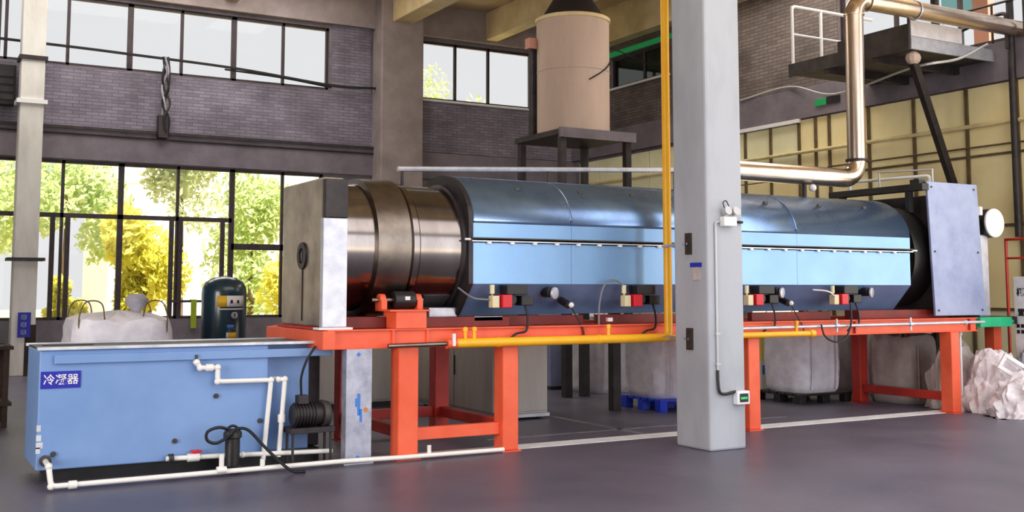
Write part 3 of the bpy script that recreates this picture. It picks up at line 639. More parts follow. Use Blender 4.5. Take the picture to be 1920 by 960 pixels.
MB().cyl((10.35, CY, 2.76), (10.35, CY, 3.0), .03, n=12).build('saddle_post', 'black', fd); MB().sphere((10.42, CY - .08, 2.93), .05).build('damper_knob', 'white', fd, smooth=True)

# ================================================================== CONDENSER TANK
TY = 9.75; TX0, TX1 = 1.09, 3.62
tk = thing('condenser_tank', (2.4, 10.4, 0), 'long blue steel condenser tank with a blue lettered sign', 'tank')
MB().box(TX0, 3.02, TY, 10.6, .12, 1.10).build('body', 'tank_blue', tk, .012)
MB().box(3.0, 3.46, TY + .14, 10.6, .12, 1.10).build('recessed_body', 'tank_blue', tk, .012)
MB().box(3.46, TX1, TY + .3, 10.6, .12, 1.10).build('dark_end_block', 'dark_steel', tk, .012)  # dark block filling the tank's right end
box('rim', 'tank_rim', tk, TX0 - .02, TX1 + .05, TY - .04, TY + .06, 1.10, 1.125, .004)
box('rim', 'tank_rim', tk, TX0 - .02, TX1 + .05, 10.56, 10.64, 1.10, 1.125, .004)
box('top_cover', 'steel_plat', tk, TX0, TX1 + .03, TY + .06, 10.56, 1.10, 1.115)
MB().box(1.20, TX1, TY - .035, TY, .985, 1.06).build('side_ledge', 'tank_blue', tk, .006)
box('base_skid', 'black', tk, TX0 + .12, TX1 - .05, TY + .15, 10.5, .0, .12)
box('rim_edge', 'black', tk, TX0 + .05, TX0 + .45, TY + .2, TY + .3, 1.126, 1.135)
sgn = box('sign', 'sign_blue', tk, TX0 + .015, TX0 + .325, TY - .008, TY, .785, .925)
text('sign_text', '冷凝器', 'white', sgn, (TX0 + .17, TY - .0095, .852), .092, FACE_NY, .0009)
for x, z in ((2.55, .66), (3.0 - .05, .42), (2.2, .29), (1.22, .25)): MB().cyl((x, TY - .02, z), (x, TY + .01, z), .022, n=10).build('plugged_port', 'steel_plat', tk, .003)
for i, (z, w) in enumerate(((.30, .05), (.36, .035), (.44, .03), (.26, .03))): box('worn_paint', 'tank_rim', tk, TX0 - .003, TX0 + w, TY - .003, TY + .02, z, z + .05)

def pvc(name, pts, label, parts=None, r=.022):
    t = thing(name, pts[0], label, 'pipe')
    MB().tube(round_path(pts, .035, 3), r, 12).build('pipe_run', 'pvc', t, smooth=True)
    for p in pts[1:-1]: MB().sphere(p, r * 1.35, n=12).build('elbow', 'pvc', t, smooth=True)
    if parts: parts(t)
    return t
yp = TY - .06
def p1(t):
    MB().cyl((2.36, TY - .045, .985), (2.36, TY - .045, 1.03), .012, n=8).build('clamp', 'steel_plat', t)
    MB().cyl((2.44, yp, .915), (2.5, yp, .915), .034, n=14).build('coupling', 'pvc', t, smooth=True)
pvc('white_drain_pipe', [(2.36, TY, .965), (2.36, yp, .965), (2.39, yp, .915), (2.545, yp, .915), (2.545, yp, .79), (3.03, yp, .785), (2.97, yp, .075)], 'stepped white plastic pipe on the blue tank', p1)
def p2(t): MB().cyl((3.14, yp + .02, .40), (3.14, yp + .02, .47), .034, n=14).build('coupling', 'pvc', t, smooth=True)
pvc('white_return_pipe', [(3.10, yp + .2, .785), (3.10, yp + .02, .785), (3.165, yp + .02, .785), (3.12, yp + .02, .09)], 'short hooked white plastic pipe right of the stepped one', p2)
def p3(t):
    MB().cyl((2.52, 9.40, .07), (2.52, 9.40, .20), .022, n=12).cyl((2.48, 9.4, .065), (2.56, 9.4, .065), .03, n=12).build('tee', 'pvc', t, smooth=True)
    MB().cyl((2.88, 9.41, .065), (2.88, 9.41, .13), .022, n=12).build('tee', 'pvc', t, smooth=True)
    MB().cyl((1.30, 9.40, .045), (1.36, 9.40, .045), .034, n=14).build('coupling', 'pvc', t, smooth=True)
    MB().cyl((1.16, TY - .05, .20), (1.16, TY, .20), .045, n=14).build('outlet_flange', 'steel_plat', t)
    MB().tube([(3.62, 9.42, .05), (4.2, 9.42, .04), (5.3, 9.42, .035)], .022, 10).build('far_run', 'pvc', t, smooth=True)
    MB().cyl((4.5, 9.44, .04), (4.5, 9.44, .13), .02, n=10).build('tee', 'pvc', t, smooth=True)
pvc('white_floor_pipe', [(1.16, TY, .20), (1.15, 9.42, .20), (1.17, 9.40, .045), (3.66, 9.42, .05)], 'long white plastic pipe along the floor before the blue tank', p3)
def p4(t):
    MB().cyl((2.14, yp, .15), (2.18, yp, .15), .04, n=14).build('union', 'steel_plat', t, smooth=True)
    v = MB().cyl((2.30, yp, .145), (2.40, yp, .145), .036, n=14).build('valve_body', 'pvc', t, smooth=True)
    MB().box(2.33, 2.42, yp - .03, yp + .03, .185, .205).cyl((2.36, yp, .15), (2.36, yp, .2), .012, n=8).build('valve_handle', 'red', v, .004)
pvc('white_valve_pipe', [(2.12, yp, .15), (2.66, yp, .14), (2.78, yp, .135), (3.62, yp, .11)], 'white plastic pipe with a red valve at the foot of the tank', p4)

pu = thing('black_pump', (2.66, 9.58, 0), 'black pump standing on the floor before the blue tank', 'pump')
MB().lathe_z([(0, 0), (.085, 0), (.09, .05), (.065, .07), (.065, .3), (.08, .31), (.08, .35), (.06, .38), (0, .385)], 2.66, 9.58, 24).build('body', 'black', pu, smooth=True)
MB().tube(arc((2.66, 9.58, .36), .05, 0, math.pi, (1, 0, 0), (0, 0, 1), 8), .012, 8).build('handle', 'black', pu)
cb = spline([(2.63, 9.56, .38), (2.52, 9.52, .41), (2.42, 9.5, .38), (2.42, 9.5, .31), (2.5, 9.5, .28), (2.6, 9.5, .33), (2.66, 9.48, .39), (2.76, 9.46, .38), (2.88, 9.42, .25), (3.02, 9.36, .1), (3.12, 9.3, .02), (3.22, 9.26, .014)], 6)
MB().tube(cb, .014, 8).build('cable', 'black_rubber', pu, smooth=True)

mp = thing('motor_pump', (3.38, 9.68, 0), 'dirty dark electric motor pump at the right end of the blue tank', 'pump')
MB().cyl((3.22, 9.66, .46), (3.5, 9.66, .46), .10, n=26).build('motor', 'dark_steel', mp, .01, True)
for i in range(7): MB().cyl((3.24 + i * .03, 9.66, .46), (3.248 + i * .03, 9.66, .46), .112, n=26).build('cooling_fin', 'dark_steel', mp)
MB().box(3.26, 3.36, 9.6, 9.7, .56, .64).build('terminal_box', 'dark_steel', mp, .006)
MB().cyl((3.5, 9.66, .46), (3.57, 9.66, .46), .13, .11, n=26).build('pump_head', 'steel_plat', mp, .008, True)
MB().box(3.18, 3.6, 9.56, 9.78, .3, .35).build('bench_top', 'dark_steel', mp, .005)
for x in (3.2, 3.56):
    for y in (9.58, 9.74): box('bench_leg', 'dark_steel', mp, x, x + .02, y, y + .02, 0, .3)
MB().tube(spline([(3.3, 9.64, .64), (3.29, 9.62, .8), (3.33, 9.6, .95), (3.42, 9.62, 1.08)], 6), .012, 8).build('cable', 'black_rubber', mp)

gl = thing('galvanised_post', (3.8, 9.5, 0), 'flat galvanised post with blue paint marks under the orange beam end', 'post')
MB().box(3.68, 3.935, 9.50, 9.62, .012, 1.05).build('shaft', 'galv_grey', gl, .004)
box('foot_plate', 'galvanised', gl, 3.66, 3.95, 9.48, 9.64, 0, .012)
for k, (x, z, w, h) in enumerate(((3.79, .44, .03, .2), (3.815, .38, .025, .12), (3.77, .52, .02, .08))): box('paint_mark', 'blue_paint', gl, x, x + w, 9.498, 9.5, z, z + h)
for z in (.06, 1.0): MB().cyl((3.80, 9.5, z), (3.80, 9.496, z), .018, n=10).build('paint_dot', 'blue_paint', gl)
MB().cyl((3.875, 9.5, .49), (3.875, 9.497, .49), .022, n=10).build('paint_mark', 'orange_paint', gl)

# ================================================================== COLUMN FITTINGS
el = thing('emergency_light', (7.38, 8.4, 2.25), 'white twin-lamp emergency light on the column', 'light')
MB().box(7.27, 7.44, 8.38, 8.46, 2.24, 2.34).build('case', 'white', el, .012)
for x in (7.31, 7.42): MB().cyl((x, 8.36, 2.40), (x, 8.43, 2.38), .045, .03, n=16).cyl((x, 8.4, 2.33), (x, 8.4, 2.38), .012, n=8).build('lamp_head', 'conduit', el, smooth=True)
MB().tube(spline([(7.31, 8.42, 2.42), (7.29, 8.42, 2.48), (7.33, 8.42, 2.5), (7.37, 8.42, 2.44)], 4), .006, 5).build('wire', 'black', el)
MB().cyl((7.5, 8.44, 2.29), (7.56, 8.44, 2.29), .014, n=8).build('gland', 'black', el)
cd = thing('cable_conduit', (7.21, 8.44, .6), 'grey conduit down the white face of the column', 'conduit')
MB().tube(round_path([(7.27, 8.445, 2.29), (7.205, 8.445, 2.28), (7.205, 8.445, .8)], .03), .011, 8).build('run', 'conduit', cd)
MB().tube(spline([(7.205, 8.445, .8), (7.205, 8.44, .68), (7.22, 8.435, .585), (7.29, 8.435, .56), (7.42, 8.43, .58)], 6), .015, 8).build('flexible_hose', 'black', cd)
for z in (1.15, .85): box('saddle_clip', 'conduit', cd, 7.185, 7.235, 8.43, 8.46, z, z + .02)
ds = thing('display_box', (7.49, 8.42, .45), 'small white box with a green digital display on the column', 'display')
MB().box(7.41, 7.575, 8.39, 8.46, .45, .585).build('case', 'white', ds, .01)
box('screen', 'black', ds, 7.44, 7.55, 8.386, 8.392, .475, .56)
for i, x in enumerate((7.455, 7.475, 7.495, 7.52)): box('digit', 'led_green', ds, x, x + .013, 8.384, 8.387, .505, .525)
cs = thing('column_notice', (7.05, 8.56, 1.7), 'small blue and white notice on the grey side of the column', 'sign')
box('header', 'sign_blue', cs, 7.095, 7.11, 8.55, 8.72, 1.83, 1.875); box('sheet', 'bag_dirty', cs, 7.098, 7.11, 8.58, 8.68, 1.70, 1.83)
bs = thing('column_sign', (2.17, 22.08, 1.0), 'small blue vertical sign with white lettering on the slim column', 'sign')
box('plate', 'sign_blue', bs, 2.07, 2.29, 22.06, 22.08, .72, 1.18)
for i in range(3):
    z = 1.09 - i * .14
    for dx, dz, w, h in ((-.05, .03, .10, .014), (-.05, -.04, .10, .014), (-.05, -.005, .08, .014), (-.05, -.04, .016, .08), (.03, -.04, .016, .08)): box('character_stroke', 'galv_blue', bs, 2.17 + dx, 2.17 + dx + w, 22.056, 22.06, z + dz, z + dz + h)

# ================================================================== TANK-SIDE THINGS
ar = thing('air_receiver', (3.47, 13.0, 0), 'dark green pressure vessel with a gauge behind the blue tank', 'tank')
AX, AY, AR = 3.47, 13.0, .262
MB().lathe_z([(0, .18), (.15, .19), (.24, .25), (AR, .32), (AR, 1.55), (.255, 1.62), (.22, 1.69), (.14, 1.74), (0, 1.765)], AX, AY, 40).build('shell', 'tank_green', ar, smooth=True)
for a in (30, 150, 270): MB().cyl((AX + .2 * math.cos(R(a)), AY + .2 * math.sin(R(a)), 0), (AX + .2 * math.cos(R(a)), AY + .2 * math.sin(R(a)), .3), .025, n=8).build('leg', 'tank_green', ar)
def curved(name, m, a0, a1, z0, z1, dr=.003):
    pr_ = [(AX + (AR + dr) * math.cos(R(a0 + (a1 - a0) * i / 8)), AY + (AR + dr) * math.sin(R(a0 + (a1 - a0) * i / 8))) for i in range(9)]
    b = MB(); lo = [b.bm.verts.new((x, y, z0)) for x, y in pr_]; hi = [b.bm.verts.new((x, y, z1)) for x, y in pr_]
    for i in range(8): b.bm.faces.new((lo[i], lo[i + 1], hi[i + 1], hi[i]))
    return b.build(name, m, ar, smooth=True, solid=.003)
curved('yellow_label', 'label_yellow', 238, 262, 1.40, 1.53); curved('white_label', 'label_white', 262, 312, 1.40, 1.53); curved('label_stripe', 'label_white', 240, 312, 1.365, 1.38)
for a in (271, 289): curved('label_print', 'black', a, a + 6, 1.44, 1.48, .006)
curved('yellow_tag', 'label_yellow', 268, 288, 1.02, 1.10); curved('white_tag', 'label_white', 262, 268, 1.02, 1.10); curved('blue_tag', 'blue_paint', 264, 282, 1.14, 1.19)
ga = R(281); gx, gy = AX + AR * math.cos(ga), AY + AR * math.sin(ga)
MB().cyl((gx, gy, 1.30), (gx + .03 * math.cos(ga), gy + .03 * math.sin(ga), 1.30), .04, n=20).build('gauge', 'galvanised', ar, .004, True)
MB().box(gx - .006, gx + .006, gy - .036, gy - .03, 1.29, 1.325).build('gauge_hand', 'black', ar)
bpy.context.view_layer.update()

def fibc(name, c, w, d, h, seed, label, m='bag', cat='bulk bag', top='flat', z0=0.0, loops=True, group='bulk bags in the hall', tilt=0):
    """big woven bag: squarish body with bulges and creases, lifting loops, tied top"""
    t = thing(name, (c[0], c[1], z0), label, cat, group)
    b = MB(); NS, NZ = 56, 26; rings = []
    off = Vector((seed * 13.1, seed * 7.7, seed * 3.3))
    for j in range(NZ + 1):
        v = j / NZ; z = h * v
        e = 1 - .22 * (abs(v - .42) / .58) ** 3 if v < .9 else None
        if v < .06: sc = .90 + .10 * (v / .06) ** .5
        elif v < .90: sc = 1.0 + .05 * math.sin(math.pi * (v - .06) / .9)
        else:
            q = (v - .90) / .10; sc = (1 - .82 * q ** 1.8) * 1.02; z = h * (.90 + .10 * (q ** .5))
        ring = []
        for i in range(NS):
            a = 2 * math.pi * i / NS; ca, sa = math.cos(a), math.sin(a)
            pw = 4.2; rr_ = (abs(ca) ** pw + abs(sa) ** pw) ** (-1 / pw)
            p = Vector((ca * rr_ * w / 2 * sc, sa * rr_ * d / 2 * sc, z))
            n1 = noise.noise(Vector((ca * 2.2, sa * 2.2, v * 1.1)) + off); n2 = noise.noise(Vector((ca * 7, sa * 7, v * 2.5)) + off)
            n3 = abs(noise.noise(Vector((ca * 5, sa * 5, v * 9)) + off))
            n4 = abs(noise.noise(Vector((ca * 9, sa * 9, v * 1.2)) + off)); k = 1 + .05 * n1 + .035 * n2 - .04 * n3 - .05 * n4
            p.x *= k; p.y *= k; p.z += h * .03 * n1 * v - (h * .05 * n3 if v > .84 else 0)
            q2 = Matrix.Rotation(R(tilt), 3, 'Z') @ p
            ring.append(b.bm.verts.new((c[0] + q2.x, c[1] + q2.y, z0 + max(0.0, q2.z))))
        rings.append(ring)
    for j in range(NZ):
        for i in range(NS): b.bm.faces.new((rings[j][i], rings[j][(i + 1) % NS], rings[j + 1][(i + 1) % NS], rings[j + 1][i]))
    b.bm.faces.new(rings[0][::-1]); b.bm.faces.new(rings[-1])
    b.build('body', m, t, smooth=True)
    if top == 'tied': MB().lathe_z([(.04, z0 + h * .93), (.05, z0 + h * 1.0), (.10, z0 + h * 1.04), (.12, z0 + h * 1.09), (.07, z0 + h * 1.13), (0, z0 + h * 1.12)], c[0] + .17 * w, c[1] - .1 * d, 14).build('tied_spout', 'bag_grey', t, smooth=True)
    if loops:
        for sx, sy in ((-1, -1), (1, -1), (-1, 1), (1, 1)):
            q = [Vector((sx * w * .42, sy * d * .42, h * .84)), Vector((sx * w * .42, sy * d * .42, h * .97)), Vector((sx * w * .36, sy * d * .42, h * 1.07)), Vector((sx * w * .22, sy * d * .42, h * 1.06)), Vector((sx * w * .18, sy * d * .42, h * .93))]
            q = [Matrix.Rotation(R(tilt), 3, 'Z') @ p + Vector((c[0], c[1], z0)) for p in q]
            MB().tube(spline(q, 5), .007, 6).build('lifting_loop', 'batten', t, smooth=True)
    for sx in (-.28, .28):
        q = [Matrix.Rotation(R(tilt), 3, 'Z') @ Vector((sx * w, -d * .545 * (1 if v_ > .1 else .95), h * v_)) + Vector((c[0], c[1], z0)) for v_ in (.05, .3, .6, .8)]
        MB().tube(q, .012, 5).build('webbing', m, t)
    return t
fibc('bulk_bag', (2.08, 12.0), 1.02, .95, 1.38, 1, 'white bulk bag with loops standing behind the blue tank', top='tied')
fibc('bulk_bag', (9.25, 11.92), .92, .8, 1.12, 2, 'white bulk bag on the blue pallet left of the column', z0=.16, m='bag')
fibc('bulk_bag', (11.58, 11.72), .86, .85, 1.08, 3, 'grey white bulk bag on a black pallet between the orange legs', z0=.14, m='bag')
fibc('bulk_bag', (12.75, 10.85), .84, .8, 1.02, 4, 'grey dirty bulk bag behind the right orange leg', m='bag_dirty', loops=False)
fibc('bulk_bag', (9.8, 14.3), .8, .8, 1.25, 5, 'tall white bulk bag in the dark behind the steel posts')
fibc('bulk_bag', (10.25, 15.7), .8, .8, 1.2, 6, 'pale bulk bag farthest back between the dark posts', m='bag_dirty')
fibc('bulk_bag', (13.25, 12.3), .75, .7, 1.05, 9, 'dark grey bulk bag half hidden behind the red rear leg', m='bag_grey', loops=False)
wc = thing('blue_white_case', (9.5, 16.8, 0), 'narrow bluish white case behind the beige cabinet', 'case')
box('body', 'galv_blue', wc, 9.25, 9.6, 14.9, 15.3, .05, 1.3, .01); box('base', 'dark_steel', wc, 9.25, 9.6, 14.9, 15.3, 0, .05); box('lid', 'dark_steel', wc, 9.23, 9.62, 14.88, 15.32, 1.3, 1.35)

def pallet(name, x0, x1, y0, y1, h, m, label):
    t = thing(name, ((x0 + x1) / 2, (y0 + y1) / 2, 0), label, 'pallet')
    for i in range(6):
        y = y0 + (y1 - y0) * i / 6 + .01; box('deck_board', m, t, x0, x1, y, y + (y1 - y0) / 6 - .03, h - .03, h, .003)
    for x in (x0, (x0 + x1) / 2 - .06, x1 - .12):
        for y in (y0 + .01, (y0 + y1) / 2 - .06, y1 - .13): box('foot', m, t, x, x + .12, y, y + .12, 0, h - .03, .004)
    return t
pallet('blue_pallet', 8.8, 9.75, 11.45, 12.35, .16, 'pallet_blue', 'blue plastic pallet under the bulk bag left of the column')
pallet('black_pallet', 11.08, 12.08, 11.24, 12.2, .14, 'black', 'black pallet under the bulk bag between the orange legs')

bn = thing('doorway_view_board', (12.05, 12.8, 0), 'added board coloured as the bright doorway view with blue lettering behind the orange leg right of the column', 'board')
box('lower_face', 'white', bn, 11.78, 12.34, 12.78, 12.83, 0, .26); box('print_band', 'label_white', bn, 11.78, 12.34, 12.78, 12.83, .26, .5); box('upper_face', 'sunlit_yellow', bn, 11.78, 12.34, 12.78, 12.83, .5, 1.2)  # white and yellow faces stand in for the overexposed outdoors
box('edge_post', 'dark_steel', bn, 12.34, 12.42, 12.74, 12.86, 0, 1.25)
for i, (x, w, h) in enumerate(((11.8, .05, .14), (11.87, .06, .17), (11.95, .05, .15), (12.02, .05, .17), (12.09, .07, .15), (12.18, .06, .17), (12.27, .05, .14))): box('blue_letter_block', 'blue_paint', bn, x, x + w, 12.776, 12.78, .29, .29 + h)
# beige cabinet units under the furnace
cab = thing('beige_cabinet', (6.82, 12.8, 0), 'beige metal cabinet unit seen under the furnace, nearest to the column', 'cabinet', 'beige cabinet units')
MB().box(6.45, 7.2, 11.68, 13.9, .07, 1.22).build('body', 'cabinet', cab, .006)
for a, b_ in ((11.7, 12.75), (12.77, 13.88)): box('side_door', 'cabinet', cab, 6.43, 6.45, a, b_, .1, 1.2, .004)
box('front_door', 'cabinet', cab, 6.47, 7.18, 11.66, 11.68, .1, 1.2, .004); box('plinth', 'galvanised', cab, 6.44, 7.22, 11.66, 13.9, .03, .07)
for x in (6.5, 7.12):
    for y in (11.75, 13.75): MB().cyl((x, y, 0), (x, y, .03), .03, n=10).build('foot', 'dark_steel', cab)
box('door_handle', 'dark_steel', cab, 6.42, 6.43, 12.72, 12.75, .5, .75)
cab2 = thing('beige_cabinet', (5.7, 14.1, 0), 'beige metal cabinet unit standing farther back, behind the first orange leg', 'cabinet', 'beige cabinet units')
MB().box(5.0, 6.42, 13.95, 14.6, .07, 1.22).build('body', 'cabinet', cab2, .006)
for a, b_ in ((5.02, 5.7), (5.72, 6.4)): box('door', 'cabinet', cab2, a, b_, 13.93, 13.95, .1, 1.2, .004)
box('plinth', 'dark_steel', cab2, 5.0, 6.42, 13.97, 14.6, 0, .07)

# dark steel stand with silo
sd = thing('steel_stand', (10.9, 16.6, 0), 'dark steel stand with posts carrying the silo', 'stand')
for x, y in ((8.82, 13.75), (9.13, 13.75), (8.42, 11.95), (10.5, 16.5), (11.95, 16.5), (10.5, 17.95), (11.95, 17.95)): box('post', 'dark_steel', sd, x - .06, x + .06, y - .06, y + .06, 0, 1.3 if y < 15 else 4.42)
box('low_beam', 'dark_steel', sd, 8.35, 9.2, 13.68, 13.82, 1.3, 1.42); box('low_beam', 'dark_steel', sd, 8.35, 8.49, 11.88, 13.68, 1.3, 1.42)
box('deck', 'dark_steel', sd, 10.4, 12.05, 16.4, 18.05, 4.42, 4.52)
box('edge_channel', 'concrete_dark', sd, 10.38, 12.07, 16.36, 16.42, 4.36, 4.54)
MB().tube([(10.5, 16.5, 1.36), (9.13, 13.8, 1.36)], .04, 8).build('tie_bar', 'dark_steel', sd)
SX, SY = 11.2, 17.2
si = thing('silo', (SX, SY, 4.52), 'tall beige cylindrical silo with a dark conical top', 'silo')
MB().lathe_z([(0, 4.52), (.69, 4.52), (.70, 4.6), (.70, 6.74), (.68, 6.78), (.1, 6.80)], SX, SY, 56).build('shell', 'silo', si, smooth=True)
MB().lathe_z([(.64, 6.80), (.60, 6.82), (.12, 7.6), (.12, ZC)], SX, SY, 40).build('cone', 'silo_cone', si, smooth=True)
MB().lathe_z([(.70, 6.70), (.725, 6.71), (.725, 6.77), (.70, 6.785)], SX, SY, 56).build('top_rim', 'beam_paint', si, smooth=True)
MB().lathe_z([(.70, 5.72), (.708, 5.725), (.708, 5.745), (.70, 5.75)], SX, SY, 56).build('band', 'silo', si, smooth=True)
box('side_rail', 'dark_steel', si, SX - .72, SX - .6, SY + .3, SY + .45, 4.55, 6.3); box('side_box', 'rust_red', si, SX - .82, SX - .62, SY + .25, SY + .42, 6.2, 6.4)
MB().tube(spline([(SX - .1, SY - .72, 5.5), (SX + .2, SY - .70, 5.68), (SX + .5, SY - .5, 5.9), (SX + 1.3, SY + .6, 6.5), (14.9, 19.0, 6.42)], 8), .014, 6).build('cable', 'black', si)

# ================================================================== PLATFORM ON THE RIGHT WALL
pf = thing('wall_platform', (14, 12, 5.2), 'steel wall platform with white railing high on the right', 'platform')
box('deck', 'steel_plat', pf, 13.0, 15.0, 10.8, 13.25, 5.2, 5.34)
box('fascia', 'steel_plat', pf, 12.97, 13.0, 10.78, 13.27, 5.16, 5.38); box('end_fascia', 'galvanised', pf, 13.0, 14.95, 10.76, 10.8, 5.17, 5.36)
box('toe_board', 'steel_plat', pf, 13.0, 13.02, 10.8, 12.2, 5.38, 5.56); box('end_panel', 'bag', pf, 13.05, 14.2, 10.80, 10.82, 5.38, 5.62)
for y in (11.4, 12.4): box('joist', 'dark_steel', pf, 13.0, 15.0, y, y + .1, 5.08, 5.2)
for x in (13.03, 13.7, 14.4): MB().cyl((x, 13.22, 5.34), (x, 13.22, 6.38), .028, n=10).build('rail_post', 'white', pf, smooth=True)
MB().tube(round_path([(13.03, 13.22, 6.0), (13.03, 13.22, 6.38), (14.95, 13.22, 6.38)], .08), .028, 10).build('top_rail', 'white', pf, smooth=True)
MB().tube([(13.03, 13.22, 5.9), (14.95, 13.22, 5.9)], .02, 8).build('mid_rail', 'white', pf, smooth=True)
MB().tube([(13.05, 10.84, 5.38), (13.05, 10.84, 6.3)], .022, 8).build('rail_post', 'steel_plat', pf)
d0 = Vector((13.15, 10.86, 5.0)); d1 = Vector((14.92, 11.58, 3.2))
MB().tube([d0, d1], .075, 4).build('brace', 'dark_steel', pf); MB().sphere(d0 + Vector((0, 0, .06)), .13, (1, .8, .8), 10).build('brace_shoe', 'silo', pf)
br = thing('wall_railing', (14.7, 9.8, 5.44), 'dark handrail before the bright window at the upper right', 'railing')
MB().tube(round_path([(14.75, 11.9, 5.62), (14.75, 10.6, 5.86), (14.75, 10.42, 5.86), (14.75, 10.42, 5.3)], .1), .03, 8).build('hand_rail', 'dark_steel', br)
MB().tube([(14.8, 11.6, 6.05), (14.8, 9.0, 6.06)], .02, 8).build('upper_rail', 'dark_steel', br)
for y in (9.2, 10.15, 10.7, 11.3): MB().tube([(14.8, y, 5.44), (14.8, y, 6.05)], .02, 6).build('baluster', 'dark_steel', br)
ex = thing('exit_sign', (14.9, 14.5, 5.0), 'small green exit sign on the dark beam of the right wall', 'sign')
box('plate', 'exit_green', ex, 14.87, 14.9, 14.28, 14.55, 5.02, 5.14); box('frame', 'black', ex, 14.88, 14.9, 13.95, 14.27, 5.02, 5.16)

# ================================================================== RIGHT EDGE THINGS
rd = thing('red_railing', (13.9, 9.8, 0), 'red painted railing at the right picture edge', 'railing')
MB().tube([(13.92, 9.98, 0), (13.92, 9.98, 2.32), (13.92, 8.9, 2.32)], .022, 8).build('top_rail', 'red_dull', rd); MB().tube([(13.92, 9.98, 2.05), (13.92, 8.9, 2.05)], .016, 8).build('mid_rail', 'red_dull', rd); MB().tube([(13.92, 8.92, 0), (13.92, 8.92, 2.32)], .022, 8).build('post', 'red_dull', rd)
nb = thing('notice_board', (13.6, 9.3, 0), 'white board with black lettering at the right picture edge', 'sign')
MB().box(13.6, 13.66, 8.4, 9.66, .35, 1.78).build('board', 'bag', nb, .006)
for y in (8.5, 9.55): box('leg', 'dark_steel', nb, 13.62, 13.65, y, y + .04, 0, .35)
text('lettering', '概', 'black', nb, (13.597, 9.555, 1.56), .12, FACE_NX, .003); text('lettering', '置', 'black', nb, (13.597, 9.555, 1.28), .11, FACE_NX, .003)
for z in (1.10, 1.02):
    for k in range(7): box('small_character', 'black', nb, 13.596, 13.6, 9.585 - k * .065, 9.63 - k * .065, z - .025, z + .025)
def heap(name, c, rx, ry, h, seed, m, label, cat='sheet'):
    t = thing(name, (c[0], c[1], 0), label, cat, 'crumpled bags in the heap')
    b = MB(); g = bmesh.ops.create_icosphere(b.bm, subdivisions=5, radius=1.0); off = Vector((seed * 5.3, seed * 9.1, seed))
    for v in g['verts']:
        p = v.co.copy(); rdg = 0
        for o_, f_ in ((.30, 1.3), (.24, 3.0), (.13, 6.5)): rdg += o_ * (1 - 2 * abs(noise.noise(p * f_ + off * f_)))
        th = math.atan2(p.y, p.x); k = .74 + .42 * rdg
        fold = math.sin(6 * th + 5 * noise.noise(p * 1.5 + off)) + .5 * math.sin(13 * th + 6 * noise.noise(p * 2.2 + off)); k *= 1 + .10 * fold * min(1, max(0, 1.15 - p.z))
        q = Vector((p.x * rx * k, p.y * ry * k, p.z * h * k))
        if q.z < 0: q.z = 0.0; q.x *= 1.05; q.y *= 1.05
        v.co = q + Vector((c[0], c[1], .001))
    b.build('crumpled_body', m, t, smooth=True)
    for i in range(2):
        a = seed + i * 2.2; p0 = Vector((c[0] + rx * .3 * math.cos(a), c[1] + ry * .3 * math.sin(a), h * .7))
        MB().tube(spline([p0, p0 + Vector((.08, -.1, .08)), p0 + Vector((.2, -.22, -.05)), p0 + Vector((.25, -.35, -.2))], 4), .014, 5).build('strap', 'sheet_white', t)
    return t
heap('crumpled_bag', (12.68, 9.98), .42, .34, 1.0, 1, 'bag_dirty', 'tall crumpled white woven bag right beside the last orange leg', 'bag')
heap('crumpled_bag', (12.80, 9.44), .52, .44, .86, 2, 'sheet_white', 'wide crumpled pinkish white bag in the heap at the right', 'bag')
heap('crumpled_bag', (12.68, 8.86), .66, .36, .58, 3, 'sheet_white', 'low flattened white bag spilling onto the floor at the right edge', 'bag')
heap('crumpled_bag', (13.3, 9.2), .3, .35, .9, 4, 'galvanised', 'silvery crumpled sheet on top of the heap at the right edge', 'bag')
wfme = thing('packing_frame', (12.7, 8.9, 0), 'white rectangular plastic frame lying slanted on the heap', 'frame')
mf = Matrix.Translation((12.45, 9.12, .60)) @ Matrix.Rotation(R(-28), 4, 'Z') @ Matrix.Rotation(R(32), 4, 'Y')
for a in ((0, .5, 0, .05), (0, .5, .17, .22), (0, .05, .05, .17), (.45, .5, .05, .17)): MB().box(a[0], a[1], 0, .04, a[2], a[3], mf).build('bar', 'white', wfme, .006)
pp = thing('white_prop', (12.4, 9.62, 0), 'thin white upright pipe beside the last orange leg', 'pipe')
MB().tube([(12.36, 9.6, 0), (12.36, 9.6, 1.04)], .018, 8).build('tube', 'white', pp); MB().cyl((12.36, 9.6, 1.0), (12.36, 9.6, 1.06), .03, n=10).build('collar', 'white', pp)

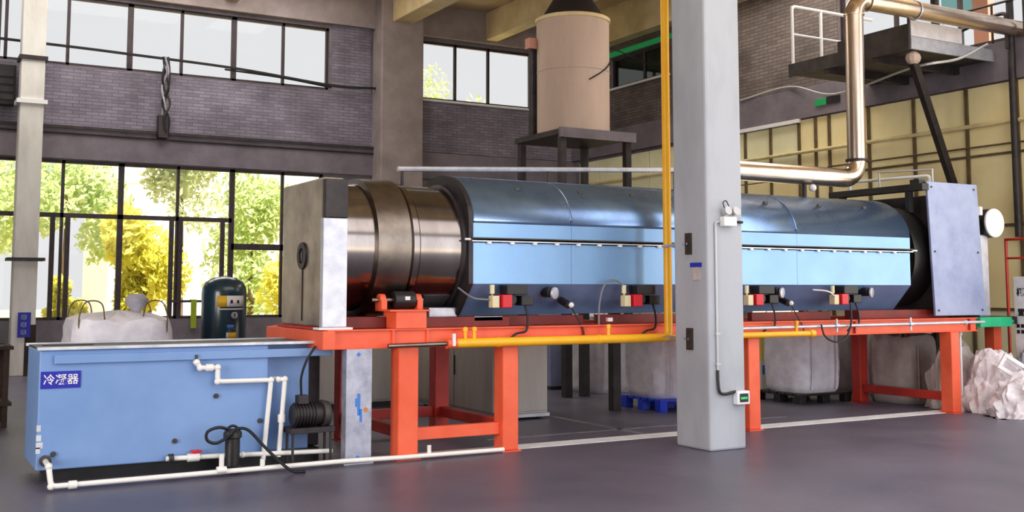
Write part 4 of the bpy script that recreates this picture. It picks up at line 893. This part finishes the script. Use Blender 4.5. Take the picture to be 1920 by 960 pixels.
# ================================================================== BACK WALL CLUTTER
wcab = thing('window_cables', (5, 22.7, 6.3), 'two thin black cables strung across the upper windows', 'cable')
MB().tube(spline([(-5.9, 22.85, 6.55), (1.9, 22.85, 6.46), (4.2, 22.8, 6.40), (6.3, 22.8, 6.33), (8.4, 22.8, 6.17), (9.45, 22.8, 6.2)], 8), .028, 6).build('cable', 'black', wcab); MB().tube(spline([(6.0, 22.85, 6.30), (7.3, 22.85, 6.24), (8.4, 22.85, 6.13)], 8), .02, 6).build('cable', 'black', wcab)
hb_ = thing('cable_bundle', (4.75, 22.8, 4.9), 'tangled bundle of old cables hanging on the brick wall', 'cable')
rnd = random.Random(5)
for i in range(5):
    P = [(4.78 + rnd.uniform(-.08, .08), 22.85 - rnd.uniform(0, .12), 6.42 - k * .32) for k in range(6)]
    MB().tube(spline(P, 5), .022, 6).build('cable', 'bag_grey' if i % 2 else 'black', hb_)
MB().box(4.64, 4.84, 22.76, 22.94, 4.72, 5.2).build('junction_box', 'dark_steel', hb_, .01)
lv = thing('wall_fan', (1.6, 22.85, 5.1), 'dark square ventilation fan on the wall at the left edge', 'fan')
box('case', 'black', lv, 1.2, 1.93, 22.7, 22.95, 5.15, 5.95, .02)
for z in (5.25, 5.4, 5.55, 5.7): box('louvre', 'dark_steel', lv, 1.25, 1.88, 22.66, 22.70, z, z + .1)
hs = thing('hanging_strap', (5.5, 22.9, .8), 'yellow green strap hanging over the window guard rail', 'strap')
box('band', 'strap_green', hs, 5.44, 5.56, 22.955, 22.975, .8, 1.4, .004); box('fold', 'strap_green', hs, 5.44, 5.56, 22.96, 23.08, 1.385, 1.4)
rk = thing('dark_rack', (.8, 15, 0), 'dark steel rack at the left edge behind the blue tank', 'rack')
for x in (.55, 1.18):
    for y in (14.0, 14.6): box('post', 'rust_dirt', rk, x, x + .06, y, y + .06, 0, .95)
for z in (.25, .9): box('shelf', 'rust_dirt', rk, .5, 1.28, 13.97, 14.7, z, z + .04)
box('back_panel', 'black', rk, .52, 1.26, 14.66, 14.68, .05, .92)
